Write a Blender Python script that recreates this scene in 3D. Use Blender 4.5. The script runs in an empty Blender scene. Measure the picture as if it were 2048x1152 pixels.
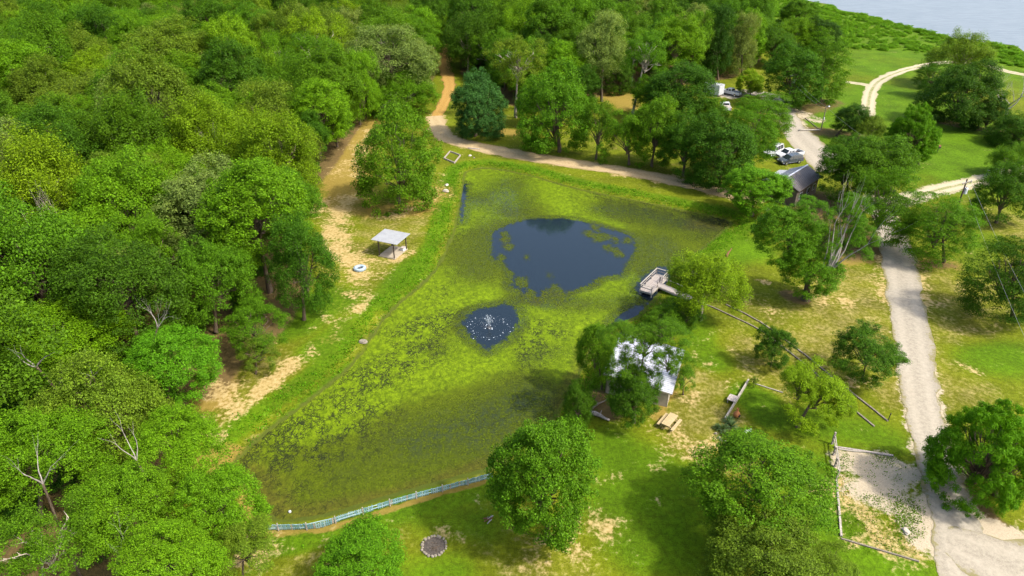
import bpy, math, random
import numpy as np
from mathutils import Vector, Matrix, Quaternion

R = math.radians
scene = bpy.context.scene
col = scene.collection

# ------------------------------------------------------------------ camera
CAM_H = 45.0
PITCH = R(30.0)
F = 1365.33            # focal length in pixels of a 2048 wide picture (24 mm on 36 mm)
cam_d = bpy.data.cameras.new('camera')
cam_d.lens = 24.0
cam_d.sensor_width = 36.0
cam_d.clip_start = 0.5
cam_d.clip_end = 12000
cam = bpy.data.objects.new('camera', cam_d)
cam.location = (0, 0, CAM_H)
cam.rotation_euler = (R(90) - PITCH, 0, 0)
col.objects.link(cam)
scene.camera = cam

# ------------------------------------------------------------------ sky, sun, exposure
SUN_EL = R(51.0)
SUN_DIR = Vector((0.90, -0.43, 0)).normalized()       # horizontal direction towards the sun
w = bpy.data.worlds.new('World')
scene.world = w
w.use_nodes = True
nt = w.node_tree
bg = nt.nodes['Background']
sky = nt.nodes.new('ShaderNodeTexSky')
sky.sky_type = 'NISHITA'
sky.sun_disc = False
sky.sun_elevation = SUN_EL
sky.sun_rotation = math.atan2(SUN_DIR.x, SUN_DIR.y)
sky.air_density = 1.0
sky.dust_density = 4.0
sky.ozone_density = 1.0
nt.links.new(sky.outputs[0], bg.inputs[0])
bg.inputs[1].default_value = 0.15
sun_d = bpy.data.lights.new('sun', 'SUN')
sun_d.energy = 2.35
sun_d.angle = R(3.0)
sun_d.color = (1.0, 0.95, 0.86)
sun = bpy.data.objects.new('sun', sun_d)
sv = Vector((SUN_DIR.x * math.cos(SUN_EL), SUN_DIR.y * math.cos(SUN_EL), math.sin(SUN_EL)))
sun.rotation_euler = sv.to_track_quat('Z', 'Y').to_euler()
sun.location = (60, -30, 120)
col.objects.link(sun)
vs = scene.view_settings
vs.view_transform = 'Standard'
vs.look = 'None'
vs.gamma = 1.0
vs.exposure = 1.28
vs.use_curve_mapping = False
scene.cycles.max_bounces = 6
scene.cycles.diffuse_bounces = 3
scene.cycles.glossy_bounces = 2
scene.cycles.transmission_bounces = 3
scene.cycles.transparent_max_bounces = 8
scene.cycles.caustics_reflective = False
scene.cycles.caustics_refractive = False

# ------------------------------------------------------------------ picking places: where a line of sight meets a height
CP, SP = math.cos(PITCH), math.sin(PITCH)


def ray(u, v):
    a = (u - 1024.0) / F
    b = (576.0 - v) / F
    return Vector((a, CP + b * SP, -SP + b * CP))


def G(u, v, z=0.0):
    d = ray(u, v)
    t = (z - CAM_H) / d.z
    return Vector((d.x * t, d.y * t, z))


def depth(p):
    return p.y * CP - (p.z - CAM_H) * SP


def proj(p):
    zc = depth(p)
    yc = p.y * SP + (p.z - CAM_H) * CP
    return 1024 + F * p.x / zc, 576 - F * yc / zc


# ------------------------------------------------------------------ object helpers
def tag(o, label=None, cat=None, group=None, kind=None):
    if label: o['label'] = label
    if cat: o['category'] = cat
    if group: o['group'] = group
    if kind: o['kind'] = kind
    return o


def link(o, parent=None):
    col.objects.link(o)
    if parent is not None:
        o.parent = parent
    return o


def thing(name, loc, rz=0.0, label=None, cat=None, group=None):
    o = bpy.data.objects.new(name, None)
    o.empty_display_size = 0.3
    o.location = loc
    o.rotation_euler = (0, 0, rz)
    link(o)
    return tag(o, label, cat, group)


class MB:
    """collects boxes, bars, tubes and lathes; build() links them as one mesh object"""

    def __init__(self):
        self.v, self.f = [], []

    def add(self, vs_, fs_):
        n = len(self.v)
        self.v += [tuple(p) for p in vs_]
        self.f += [tuple(i + n for i in f) for f in fs_]
        return self

    def box(self, c, s, rz=0.0, rx=0.0, ry=0.0, taper=1.0):
        m = Matrix.Translation(Vector(c)) @ Matrix.Rotation(rz, 4, 'Z') @ Matrix.Rotation(ry, 4, 'Y') @ Matrix.Rotation(rx, 4, 'X')
        x, y, z = s[0] / 2, s[1] / 2, s[2] / 2
        pts = []
        for k, t in ((-1, 1.0), (1, taper)):
            pts += [(-x * t, -y * t, k * z), (x * t, -y * t, k * z), (x * t, y * t, k * z), (-x * t, y * t, k * z)]
        return self.add([m @ Vector(p) for p in pts],
                        [(3, 2, 1, 0), (4, 5, 6, 7), (0, 1, 5, 4), (1, 2, 6, 5), (2, 3, 7, 6), (3, 0, 4, 7)])

    def bar(self, a, b, wd, ht=None, up=(0, 0, 1)):
        a, b = Vector(a), Vector(b)
        ht = wd if ht is None else ht
        d = (b - a).normalized()
        s = d.cross(Vector(up))
        if s.length < 1e-4: s = d.cross(Vector((1, 0, 0)))
        s.normalize()
        t = s.cross(d)
        s, t = s * wd / 2, t * ht / 2
        return self.add([a - s - t, a + s - t, a + s + t, a - s + t, b - s - t, b + s - t, b + s + t, b - s + t],
                        [(3, 2, 1, 0), (4, 5, 6, 7), (0, 1, 5, 4), (1, 2, 6, 5), (2, 3, 7, 6), (3, 0, 4, 7)])

    def tube(self, pts, rad, n=6, cap=True):
        pts = [Vector(p) for p in pts]
        if not hasattr(rad, '__len__'): rad = [rad] * len(pts)
        vs_, fs_ = [], []
        ref = Vector((0.31, 0.2, 0.93))
        for i, p in enumerate(pts):
            d = (pts[min(i + 1, len(pts) - 1)] - pts[max(i - 1, 0)]).normalized()
            s = d.cross(ref)
            if s.length < 0.05: s = d.cross(Vector((1, 0, 0)))
            s.normalize()
            t = d.cross(s)
            for k in range(n):
                a = 2 * math.pi * k / n
                vs_.append(p + (s * math.cos(a) + t * math.sin(a)) * rad[i])
        for i in range(len(pts) - 1):
            for k in range(n):
                k2 = (k + 1) % n
                fs_.append((i * n + k, i * n + k2, (i + 1) * n + k2, (i + 1) * n + k))
        if cap:
            fs_.append(tuple(range(n - 1, -1, -1)))
            fs_.append(tuple((len(pts) - 1) * n + k for k in range(n)))
        return self.add(vs_, fs_)

    def lathe(self, prof, n=14, c=(0, 0, 0), m=None):
        vs_, fs_ = [], []
        for (r, z) in prof:
            for k in range(n):
                a = 2 * math.pi * k / n
                p = Vector((r * math.cos(a), r * math.sin(a), z))
                vs_.append((m @ p if m else p) + Vector(c))
        for i in range(len(prof) - 1):
            for k in range(n):
                k2 = (k + 1) % n
                fs_.append((i * n + k, i * n + k2, (i + 1) * n + k2, (i + 1) * n + k))
        return self.add(vs_, fs_)

    def prism(self, poly, axis, lo, hi):
        """polygon in the two other axes, swept along axis"""
        def P(a, b, c):
            return {'x': (c, a, b), 'y': (a, c, b), 'z': (a, b, c)}[axis]
        n = len(poly)
        vs_ = [P(a, b, lo) for a, b in poly] + [P(a, b, hi) for a, b in poly]
        fs_ = [tuple(range(n)), tuple(range(2 * n - 1, n - 1, -1))]
        for k in range(n):
            k2 = (k + 1) % n
            fs_.append((k, n + k, n + k2, k2))
        return self.add(vs_, fs_)

    def stone(self, c, s, seed):
        rnd = random.Random(seed)
        vs_, fs_ = [], []
        rings = 4
        n = 7
        vs_.append(Vector((0, 0, -1)))
        for i in range(1, rings):
            th = math.pi * i / rings
            for k in range(n):
                a = 2 * math.pi * (k + 0.5 * (i % 2)) / n
                q = 0.8 + 0.35 * rnd.random()
                vs_.append(Vector((math.sin(th) * math.cos(a), math.sin(th) * math.sin(a), -math.cos(th))) * q)
        vs_.append(Vector((0, 0, 0.9)))
        for k in range(n):
            fs_.append((0, 1 + (k + 1) % n, 1 + k))
        for i in range(rings - 2):
            for k in range(n):
                a, b = 1 + i * n + k, 1 + i * n + (k + 1) % n
                fs_.append((a, b, b + n, a + n))
        o = 1 + (rings - 2) * n
        for k in range(n):
            fs_.append((o + k, o + (k + 1) % n, len(vs_) - 1))
        return self.add([Vector((p.x * s[0], p.y * s[1], p.z * s[2])) + Vector(c) for p in vs_], fs_)

    def mesh(self, name, mat, smooth=False):
        me = bpy.data.meshes.new(name)
        me.from_pydata(self.v, [], self.f)
        if mat is not None: me.materials.append(mat)
        if smooth:
            me.polygons.foreach_set('use_smooth', [True] * len(me.polygons))
        me.update()
        return me

    def build(self, name, mat, parent=None, smooth=False, label=None):
        o = bpy.data.objects.new(name, self.mesh(name, mat, smooth))
        link(o, parent)
        if label: o['label'] = label
        return o


def np_mesh(name, verts, faces, mat, k):
    """verts (n,3), faces (m,k) arrays"""
    me = bpy.data.meshes.new(name)
    nv, nf = len(verts), len(faces)
    me.vertices.add(nv)
    me.vertices.foreach_set('co', np.asarray(verts, np.float32).ravel())
    me.loops.add(nf * k)
    me.loops.foreach_set('vertex_index', np.asarray(faces, np.int32).ravel())
    me.polygons.add(nf)
    me.polygons.foreach_set('loop_start', np.arange(0, nf * k, k, dtype=np.int32))
    me.polygons.foreach_set('loop_total', np.full(nf, k, np.int32))
    me.update(calc_edges=True)
    if mat is not None: me.materials.append(mat)
    return me


# ------------------------------------------------------------------ node helpers
class NT:
    def __init__(self, name):
        self.mat = bpy.data.materials.new(name)
        self.mat.use_nodes = True
        self.t = self.mat.node_tree
        self.out = self.t.nodes['Material Output']
        self.bsdf = self.t.nodes['Principled BSDF']
        self._pos = None

    def n(self, typ, **kw):
        nd = self.t.nodes.new(typ)
        for k, v in kw.items(): setattr(nd, k, v)
        return nd

    def put(self, sock, val):
        if hasattr(val, 'links') or isinstance(val, bpy.types.NodeSocket):
            self.t.links.new(val, sock)
        elif isinstance(val, (tuple, list)) and len(val) == 3 and sock.type == 'RGBA':
            sock.default_value = (*val, 1)
        else:
            sock.default_value = val

    def math(self, op, a, b=None, clamp=False):
        nd = self.n('ShaderNodeMath', operation=op, use_clamp=clamp)
        self.put(nd.inputs[0], a)
        if b is not None: self.put(nd.inputs[1], b)
        return nd.outputs[0]

    def add(self, a, b): return self.math('ADD', a, b)
    def sub(self, a, b): return self.math('SUBTRACT', a, b)
    def mul(self, a, b): return self.math('MULTIPLY', a, b)

    def ss(self, x, lo, hi, a=0.0, b=1.0):
        nd = self.n('ShaderNodeMapRange', interpolation_type='SMOOTHSTEP')
        self.put(nd.inputs[0], x)
        for i, v in enumerate((lo, hi, a, b)): self.put(nd.inputs[i + 1], v)
        return nd.outputs[0]

    def mix(self, f, a, b, blend='MIX'):
        nd = self.n('ShaderNodeMix', data_type='RGBA', blend_type=blend)
        self.put(nd.inputs[0], f)
        self.put(nd.inputs[6], a)
        self.put(nd.inputs[7], b)
        return nd.outputs[2]

    def pos(self):
        if self._pos is None: self._pos = self.n('ShaderNodeNewGeometry').outputs['Position']
        return self._pos

    def obj(self): return self.n('ShaderNodeTexCoord').outputs['Object']

    def noise(self, scale, detail=3.0, vec=None, rough=0.55, dist=0.0):
        nd = self.n('ShaderNodeTexNoise')
        self.put(nd.inputs['Vector'], self.pos() if vec is None else vec)
        nd.inputs['Scale'].default_value = scale
        nd.inputs['Detail'].default_value = detail
        nd.inputs['Roughness'].default_value = rough
        nd.inputs['Distortion'].default_value = dist
        return nd.outputs['Fac']

    def attr(self, name):
        return self.n('ShaderNodeAttribute', attribute_name=name).outputs['Fac']

    def scalec(self, c, f):
        """colour times a number"""
        nd = self.n('ShaderNodeVectorMath', operation='SCALE')
        self.put(nd.inputs[0], c)
        self.put(nd.inputs['Scale'], f)
        return nd.outputs[0]

    def bump(self, h, strength=0.3, dist=0.05):
        nd = self.n('ShaderNodeBump')
        nd.inputs['Strength'].default_value = strength
        nd.inputs['Distance'].default_value = dist
        self.put(nd.inputs['Height'], h)
        self.t.links.new(nd.outputs[0], self.bsdf.inputs['Normal'])
        return nd

    def base(self, c, rough=0.8, spec=0.3, metal=0.0):
        self.put(self.bsdf.inputs['Base Color'], c)
        self.put(self.bsdf.inputs['Roughness'], rough)
        self.bsdf.inputs['Specular IOR Level'].default_value = spec
        self.bsdf.inputs['Metallic'].default_value = metal
        return self.mat


def plain(name, c, c2=None, scale=6.0, rough=0.7, spec=0.3, metal=0.0, bump=0.15, stretch=None):
    m = NT(name)
    c2 = c2 or tuple(x * 0.72 for x in c)
    vec = m.obj()
    if stretch:
        mp = m.n('ShaderNodeMapping')
        mp.inputs['Scale'].default_value = stretch
        m.put(mp.inputs[0], vec)
        vec = mp.outputs[0]
    nz = m.noise(scale, 5, vec, 0.6)
    m.base(m.mix(m.ss(nz, 0.35, 0.68), c2, c), rough, spec, metal)
    if bump: m.bump(nz, bump, 0.03)
    return m.mat


# ------------------------------------------------------------------ outlines of the place (picked on the ground)
def cat(pts, closed=True, n=6):
    """Catmull-Rom through 2D/3D points"""
    P = [Vector(p) for p in pts]
    out = []
    m = len(P)
    rng = range(m) if closed else range(m - 1)
    for i in rng:
        if closed:
            p0, p1, p2, p3 = P[i - 1], P[i], P[(i + 1) % m], P[(i + 2) % m]
        else:
            p0, p1, p2, p3 = P[max(i - 1, 0)], P[i], P[i + 1], P[min(i + 2, m - 1)]
        for k in range(n):
            t = k / n
            out.append(0.5 * ((2 * p1) + (p2 - p0) * t + (2 * p0 - 5 * p1 + 4 * p2 - p3) * t * t + (3 * p1 - p0 - 3 * p2 + p3) * t ** 3))
    if not closed: out.append(P[-1])
    return out


POND_Z = -0.45
LAKE_Z = -0.9
pond_px = [(928, 345), (960, 336), (1000, 338), (1060, 350), (1130, 370), (1200, 386), (1280, 401), (1370, 420), (1440, 434), (1468, 446),
           (1452, 462), (1420, 490), (1388, 515), (1362, 545), (1325, 590), (1302, 615), (1275, 640), (1232, 655), (1195, 690),
           (1172, 735), (1148, 785), (1108, 842), (1050, 893), (1000, 935), (970, 947), (880, 971), (760, 1005), (690, 1027), (620, 1044), (548, 1047),
           (510, 1012), (472, 962), (456, 935), (480, 905), (530, 860), (590, 815), (650, 770), (700, 725), (733, 680), (760, 640),
           (800, 600), (848, 560), (878, 520), (900, 470), (912, 420), (920, 375)]
pond_poly = np.array([(p.x, p.y) for p in cat([G(u, v, POND_Z) for u, v in pond_px])])
lake_px = [(1560, -16), (1615, 1), (1660, 9), (1682, 20), (1724, 27), (1785, 44), (1848, 60), (1910, 76), (1973, 86), (2028, 91), (2060, 110), (2150, 150), (2400, 230)]
lake_line = [G(u, v, LAKE_Z) for u, v in lake_px]
lake_line = [Vector((60, 900, LAKE_Z)), Vector((110, 520, LAKE_Z))] + lake_line + [Vector((330, 150, LAKE_Z)), Vector((420, 60, LAKE_Z))]
lake_poly = np.array([(p.x, p.y) for p in cat(lake_line, False, 5)] + [(6000, 60), (6000, 9000), (60, 9000)])


def sdist(poly, X, Y):
    """signed distance to a closed polygon, negative inside"""
    d2 = np.full(X.shape, 1e18)
    ins = np.zeros(X.shape, bool)
    n = len(poly)
    for i in range(n):
        ax, ay = poly[i]
        bx, by = poly[(i + 1) % n]
        ex, ey = bx - ax, by - ay
        L = ex * ex + ey * ey + 1e-12
        t = np.clip(((X - ax) * ex + (Y - ay) * ey) / L, 0, 1)
        d2 = np.minimum(d2, (X - ax - t * ex) ** 2 + (Y - ay - t * ey) ** 2)
        if ay != by:
            c = ((ay > Y) != (by > Y)) & (X < (bx - ax) * (Y - ay) / (by - ay) + ax)
            ins ^= c
    d = np.sqrt(d2)
    return np.where(ins, -d, d)


def ldist(pts, X, Y):
    d2 = np.full(X.shape, 1e18)
    if len(pts) == 1:
        return np.hypot(X - pts[0][0], Y - pts[0][1])
    for i in range(len(pts) - 1):
        ax, ay = pts[i][0], pts[i][1]
        ex, ey = pts[i + 1][0] - ax, pts[i + 1][1] - ay
        t = np.clip(((X - ax) * ex + (Y - ay) * ey) / (ex * ex + ey * ey + 1e-12), 0, 1)
        d2 = np.minimum(d2, (X - ax - t * ex) ** 2 + (Y - ay - t * ey) ** 2)
    return np.sqrt(d2)


def sm(x, a, b):
    t = np.clip((x - a) / (b - a), 0, 1)
    return t * t * (3 - 2 * t)


# ------------------------------------------------------------------ the ground: one sheet to the horizon
xs = np.concatenate([[-7000, -4000, -2200, -1200, -700, -450, -340], np.arange(-280, 340, 0.8), [400, 500, 700, 1200, 2200, 4000, 7000]])
ys = np.concatenate([[-3000, -1000, -400, -150, -50, 0, 15], np.arange(26, 125, 0.6), np.arange(125, 430, 1.6), [445, 470, 520, 620, 800, 1200, 2000, 3600, 6000, 9000]])
XX, YY = np.meshgrid(xs, ys)
X, Y = XX.ravel(), YY.ravel()
near = (X > -300) & (X < 340) & (Y > 20) & (Y < 440)


def on_near(fn, far):
    r = np.full(X.shape, far, float)
    r[near] = fn(X[near], Y[near])
    return r


pd = on_near(lambda a, b: sdist(pond_poly, a, b), 99.0)
ld = sdist(lake_poly, X, Y)
Z = np.where(pd > -0.9, POND_Z * (1 - sm(pd, -0.9, 2.8)), np.maximum(POND_Z + (pd + 0.9) * 0.35, -1.8))
Z = np.where(ld < 14, np.minimum(Z, (LAKE_Z) * (1 - sm(ld, 0.0, 14.0))), Z)
Z = np.where(ld <= 0, np.maximum(LAKE_Z + ld * 0.15, -3.0), Z)

masks = {k: np.zeros(X.shape) for k in ('sand', 'dirt', 'dry', 'lush', 'litter', 'gravel', 'mud')}


def paint(mask, pts, width, strength=1.0, soft=1.0):
    """a patch of ground cover along a line of places; width in metres"""
    P = [G(u, v) for u, v in pts]
    r = width / 2 + soft
    x0, x1 = min(p.x for p in P) - r, max(p.x for p in P) + r
    y0, y1 = min(p.y for p in P) - r, max(p.y for p in P) + r
    sel = np.where((X > x0) & (X < x1) & (Y > y0) & (Y < y1))[0]
    if len(sel) == 0: return
    d = ldist([(p.x, p.y) for p in P], X[sel], Y[sel])
    m = strength * (1 - sm(d, max(width / 2 - soft, 0), width / 2 + soft))
    masks[mask][sel] = np.maximum(masks[mask][sel], m)


road_main = [(1745, 395), (1768, 430), (1785, 470), (1800, 540), (1815, 620), (1829, 720), (1842, 800), (1858, 870), (1885, 960), (1915, 1060), (1945, 1152), (1980, 1260)]
road_east = [(1745, 420), (1790, 408), (1840, 390), (1900, 374), (1960, 362), (2010, 350), (2080, 336), (2200, 318)]
drive = [(1668, 345), (1640, 310), (1612, 285), (1592, 262), (1582, 240), (1560, 205), (1540, 192), (1500, 185), (1440, 190)]
loop = [(1733, 232), (1737, 205), (1742, 183), (1757, 163), (1790, 147), (1830, 135), (1870, 127), (1920, 124), (1970, 130), (2010, 142), (2060, 152), (2150, 172)]
spur = [(1690, 164), (1715, 167), (1748, 172)]
shore_path = [(868, 232), (876, 252), (886, 270), (905, 280), (945, 291), (1000, 303), (1060, 314), (1120, 323), (1200, 335), (1270, 346), (1340, 360), (1400, 374), (1450, 387), (1500, 398)]
trail = [(868, 240), (880, 220), (893, 195), (899, 170), (893, 145), (890, 120), (900, 90), (915, 50), (925, 20)]

# sand and bare dirt of the left bank
paint('sand', [(700, 395), (668, 430), (668, 470), (690, 505), (700, 530)], 4.4, .9, 2.6)
paint('dirt', [(720, 420), (690, 470), (740, 520), (700, 580), (650, 690), (560, 770)], 4.0, .42, 3.0)
paint('sand', [(660, 400), (640, 420)], 4, .8, 2)
paint('sand', [(735, 520), (745, 545), (700, 548)], 3.5, .75, 2)
paint('sand', [(690, 560), (712, 590), (690, 640), (650, 690), (600, 720)], 2.6, .40, 2.0)
paint('sand', [(760, 535), (700, 500)], 4, .45, 2.2)
paint('sand', [(705, 590), (735, 592), (725, 615)], 2.6, .95, 1.4)
paint('sand', [(795, 520), (822, 505)], 1.6, .8, 1)
paint('sand', [(588, 722), (550, 755), (505, 790), (480, 825)], 2.2, .95, 1.3)
paint('sand', [(480, 760), (455, 790), (440, 840), (450, 890)], 2.0, .7, 1.6)
paint('sand', [(700, 690), (730, 660), (690, 720)], 1.5, .45, 1.2)
paint('sand', [(660, 640), (700, 640)], 3, .4, 2)
paint('dirt', [(740, 250), (720, 290), (700, 330), (690, 360), (700, 395)], 9, 1, 4)
paint('sand', [(738, 262), (715, 310), (700, 345)], 6, .62, 3)
paint('dirt', [(640, 400), (740, 420), (830, 420), (880, 380)], 7, .75, 4)
paint('sand', [(770, 440), (860, 400), (895, 350)], 3.5, .5, 2.5)
paint('sand', [(893, 371), (893, 383)], 1.2, .9, .8)
paint('dirt', [(440, 910), (470, 895), (500, 1062), (540, 1060)], 1.5, .9, 1)
paint('dirt', [(415, 925), (450, 905), (440, 940)], 3.0, 1, 1.5)
paint('sand', [(415, 925), (445, 908)], 2.0, .55, 1.2)
paint('litter', [(430, 690), (455, 730), (430, 780)], 3.5, 1, 1.5)
paint('dirt', [(445, 760), (430, 800), (418, 790)], 4, .95, 1.8)
paint('sand', [(438, 770), (430, 795)], 3, .6, 1.4)
paint('dirt', [(560, 1062), (640, 1058), (700, 1042), (760, 1022), (830, 1000), (900, 978), (970, 960)], 0.7, 1.0, .5)
paint('sand', [(560, 1062), (640, 1058), (700, 1042), (760, 1022), (830, 1000), (900, 978), (970, 960)], 0.5, .6, .4)
# yards
paint('sand', [(480, 1130), (520, 1100), (500, 1150)], 3, .62, 2)
paint('sand', [(640, 1085), (655, 1078)], 1, .62, .8)
paint('sand', [(880, 1060), (905, 1075), (925, 1085)], 1.0, .75, .8)
paint('sand', [(1120, 1090), (1150, 1045), (1200, 1060), (1200, 1110), (1130, 1120)], 3.0, .60, 2.2)
paint('sand', [(1195, 960), (1225, 955)], 1.5, .72, 1)
paint('sand', [(1330, 930), (1400, 905), (1440, 890)], 3, .52, 2)
paint('sand', [(1360, 890), (1345, 845), (1380, 800)], 3, .5, 2)
paint('sand', [(1300, 860), (1270, 870)], 2.2, .5, 1.6)
paint('dirt', [(1315, 835), (1325, 805), (1345, 780)], 1.4, .8, 1)
paint('sand', [(1325, 800), (1345, 775)], 0.9, .6, .6)
paint('sand', [(1640, 600), (1660, 595), (1690, 605)], 3, .62, 2)
paint('sand', [(1520, 560), (1530, 563)], 1.2, .75, 1)
paint('sand', [(1500, 600), (1530, 625), (1600, 655)], 2.5, .45, 2)
paint('sand', [(1700, 760), (1735, 755)], 2, .6, 1.2)
paint('sand', [(1930, 735), (1950, 745)], 1.2, .6, 1)
paint('sand', [(1400, 720), (1430, 735), (1470, 745)], 3, .5, 2)
paint('sand', [(1860, 560), (1900, 575)], 3, .45, 2.4)
paint('sand', [(1890, 620), (1960, 660)], 4, .35, 3)
paint('dirt', [(1690, 525), (1740, 515), (1800, 520), (1900, 530)], 4, .7, 2)
paint('litter', [(1600, 600), (1580, 590)], 3, .9, 1.2)
paint('litter', [(1690, 500), (1750, 500), (1690, 440), (1620, 430), (1640, 400)], 9, .8, 3)
paint('litter', [(1200, 800), (1215, 815), (1250, 780)], 4, 1, 1.2)
paint('litter', [(1840, 530), (1900, 530)], 2.6, .75, 1.6)
paint('litter', [(1700, 272), (1560, 250), (1600, 225), (1660, 205)], 9, .7, 3)
paint('litter', [(1890, 245), (1960, 258), (2000, 262)], 5, .8, 2)
paint('litter', [(1040, 1080), (960, 1070)], 5, .45, 3)
paint('dirt', [(950, 260), (1100, 290), (1250, 315), (1400, 345)], 12, .36, 6)
paint('litter', [(900, 220), (1000, 240), (1150, 270), (1300, 310), (1420, 350)], 12, .42, 5)
paint('dirt', [(1000, 262), (1040, 268)], 5, .9, 3)
paint('dirt', [(1240, 190), (1260, 215), (1200, 180)], 8, .8, 4)
paint('litter', [(1900, 950), (1940, 1000), (2000, 1060)], 2.6, .9, 1.3)
paint('dirt', [(1935, 1010), (1980, 1040)], 2.2, .8, 1.2)
# grass
for pts, wd, s in [([(600, 640), (640, 610), (670, 600)], 9, 1), ([(640, 700), (690, 650)], 6, .9), ([(760, 600), (830, 530)], 5, 1),
                   ([(560, 850), (700, 730)], 2.5, .9), ([(430, 870), (520, 810)], 2, .6), ([(1250, 1000), (1330, 960), (1230, 900)], 8, 1),
                   ([(1330, 1010), (1300, 1080)], 9, .9), ([(800, 1010), (850, 995), (760, 1040)], 3.5, 1), ([(860, 1040), (960, 1050)], 6, .7),
                   ([(800, 1150), (900, 1140)], 5, .8), ([(1520, 800), (1540, 830), (1500, 790)], 4, 1), ([(1640, 960), (1660, 1060), (1700, 1120), (1800, 1150)], 7, 1),
                   ([(1640, 850), (1760, 870)], 6, .8), ([(1440, 470), (1500, 500), (1400, 520)], 7, 1), ([(1380, 640), (1400, 690), (1420, 720)], 5, .8),
                   ([(1960, 720), (2040, 720)], 7, .9), ([(1960, 540), (1990, 480)], 6, .5), ([(1650, 240), (1700, 200), (1690, 290)], 18, 1),
                   ([(1750, 140), (1720, 120), (1850, 110)], 30, .75), ([(1800, 190), (1850, 240), (1950, 300), (1880, 330)], 30, 1), ([(1920, 330), (1990, 300)], 20, 1),
                   ([(1550, 60), (1700, 70), (1900, 110), (2040, 130), (1600, 20)], 70, .9)]:
    paint('lush', pts, wd, s, wd * 0.4)
for pts, wd, s in [([(1640, 620), (1700, 560), (1720, 640), (1620, 690)], 9, 1), ([(1880, 560), (1920, 640), (1900, 780)], 9, .8), ([(1400, 760), (1380, 850), (1440, 830)], 7, 1),
                   ([(1200, 880), (1290, 900), (1420, 920)], 7, .9), ([(1700, 620), (1760, 700), (1790, 800)], 4, .9), ([(640, 1120), (760, 1080), (920, 1100)], 6, .8),
                   ([(1100, 1120), (1250, 1150)], 8, .7), ([(800, 430), (700, 600), (640, 690), (500, 800)], 12, .85), ([(1950, 420), (2040, 450), (1960, 600)], 8, .7),
                   ([(1850, 370), (1950, 350)], 5, .7), ([(960, 985), (1000, 1050), (900, 1020)], 5, .7), ([(1450, 580), (1560, 640), (1650, 740)], 6, .6), ([(1480, 690), (1560, 770)], 7, .8)]:
    paint('dry', pts, wd, s, wd * 0.4)
# road verges: gravel strays into the grass beside the sheets
paint('gravel', road_main, 4.6, .62, 1.0)
paint('gravel', road_east, 5.0, .62, 1.2)
paint('gravel', drive[2:], 7.0, .6, 1.5)
paint('gravel', loop, 4.0, .45, 1.0)
paint('sand', shore_path, 5.6, .6, 1.2)
paint('sand', [(1800, 530), (1812, 600)], 7.5, .62, 1.5)
paint('gravel', [(1700, 925), (1760, 925), (1800, 950), (1730, 985), (1790, 1000)], 4.0, .78, 1.6)
paint('lush', [(1842, 930), (1862, 1010), (1880, 1090)], 1.4, .9, .5)
paint('sand', [(1690, 990), (1730, 1040), (1800, 1085)], 4.2, .85, 2.0)
paint('sand', [(1780, 1000), (1830, 1080)], 3.0, .7, 2.0)
paint('sand', [(1690, 900), (1700, 1000), (1710, 1075), (1790, 1100), (1740, 1060)], 2.6, .52, 1.6)
paint('gravel', [(1900, 1060), (1990, 1110), (2060, 1150)], 8, .9, 2)
paint('gravel', [(1600, 225), (1630, 240)], 6, .6, 3)
# woodland floor
forest_base_px = [(-400, 1500), (420, 1400), (400, 1130), (330, 1010), (372, 850), (398, 790), (430, 695), (515, 742), (600, 640), (640, 560), (590, 450), (620, 400),
                  (682, 330), (722, 262), (752, 224), (830, 205), (868, 170), (884, 135), (896, 70), (906, 20), (906, -30), (-700, -30), (-1400, 300)]
forest_poly = np.array([(p.x, p.y) for p in [G(u, v) for u, v in forest_base_px]])
north_base_px = [(915, 150), (960, 168), (1020, 215), (1120, 218), (1190, 205), (1235, 172), (1290, 182), (1400, 168), (1470, 158), (1530, 122), (1512, 80), (1490, 30), (1470, -28), (940, -28), (930, 40), (915, 90)]
north_poly = np.array([(p.x, p.y) for p in [G(u, v) for u, v in north_base_px]])
for poly in (forest_poly, north_poly):
    dd = on_near(lambda a, b: sdist(poly, a, b), 99.0)
    masks['litter'] = np.maximum(masks['litter'], 1 - sm(dd, -2.5, 1.0))
masks['mud'] = np.where(near, (1 - sm(pd, -0.3, 0.6)) * 0.7, 0)
masks['lush'] = np.maximum(masks['lush'], np.where(near, (1 - sm(np.abs(pd - 2.2), 0.8, 2.0)) * 0.8, 0))
masks['sand'] *= sm(pd, 1.5, 3.0) * 1.0
masks['dry'] = np.clip(masks['dry'] - 0.9 * masks['lush'], 0, 1)

m = NT('ground_cover')
n1, n2, n3, n4 = m.noise(0.06, 3), m.noise(0.45, 4), m.noise(2.2, 5, rough=0.65), m.noise(9.0, 3, rough=0.7)
mid = m.add(m.mul(m.sub(n2, 0.5), 0.9), m.mul(m.sub(n3, 0.5), 0.9))
lush = m.ss(m.add(m.sub(m.attr('lush'), m.mul(m.attr('dry'), 0.6)), m.add(m.mul(m.sub(n1, 0.5), 1.3), m.mul(mid, 0.6))), 0.0, 1.0)
grass = m.mix(lush, (0.100, 0.122, 0.004), (0.062, 0.122, 0.002))
dry = m.ss(m.add(m.attr('dry'), m.mul(mid, 0.7)), 0.25, 1.0)
grass = m.mix(m.mul(dry, 0.6), grass, (0.140, 0.126, 0.014))
straw = m.ss(m.add(m.add(m.mul(n3, 0.6), m.mul(n2, 0.4)), m.mul(m.sub(m.attr('dry'), m.mul(lush, 0.9)), 0.10)), 0.52, 0.72)
grass = m.mix(m.mul(straw, 0.6), grass, (0.24, 0.195, 0.075))
grass = m.scalec(grass, m.ss(m.noise(0.16, 5, rough=0.65), 0.3, 0.7, 0.78, 1.2))
grass = m.scalec(grass, m.add(0.50, m.add(m.mul(m.ss(n4, 0.3, 0.7), 0.48), m.mul(m.ss(n3, 0.3, 0.7), 0.52))))
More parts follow.
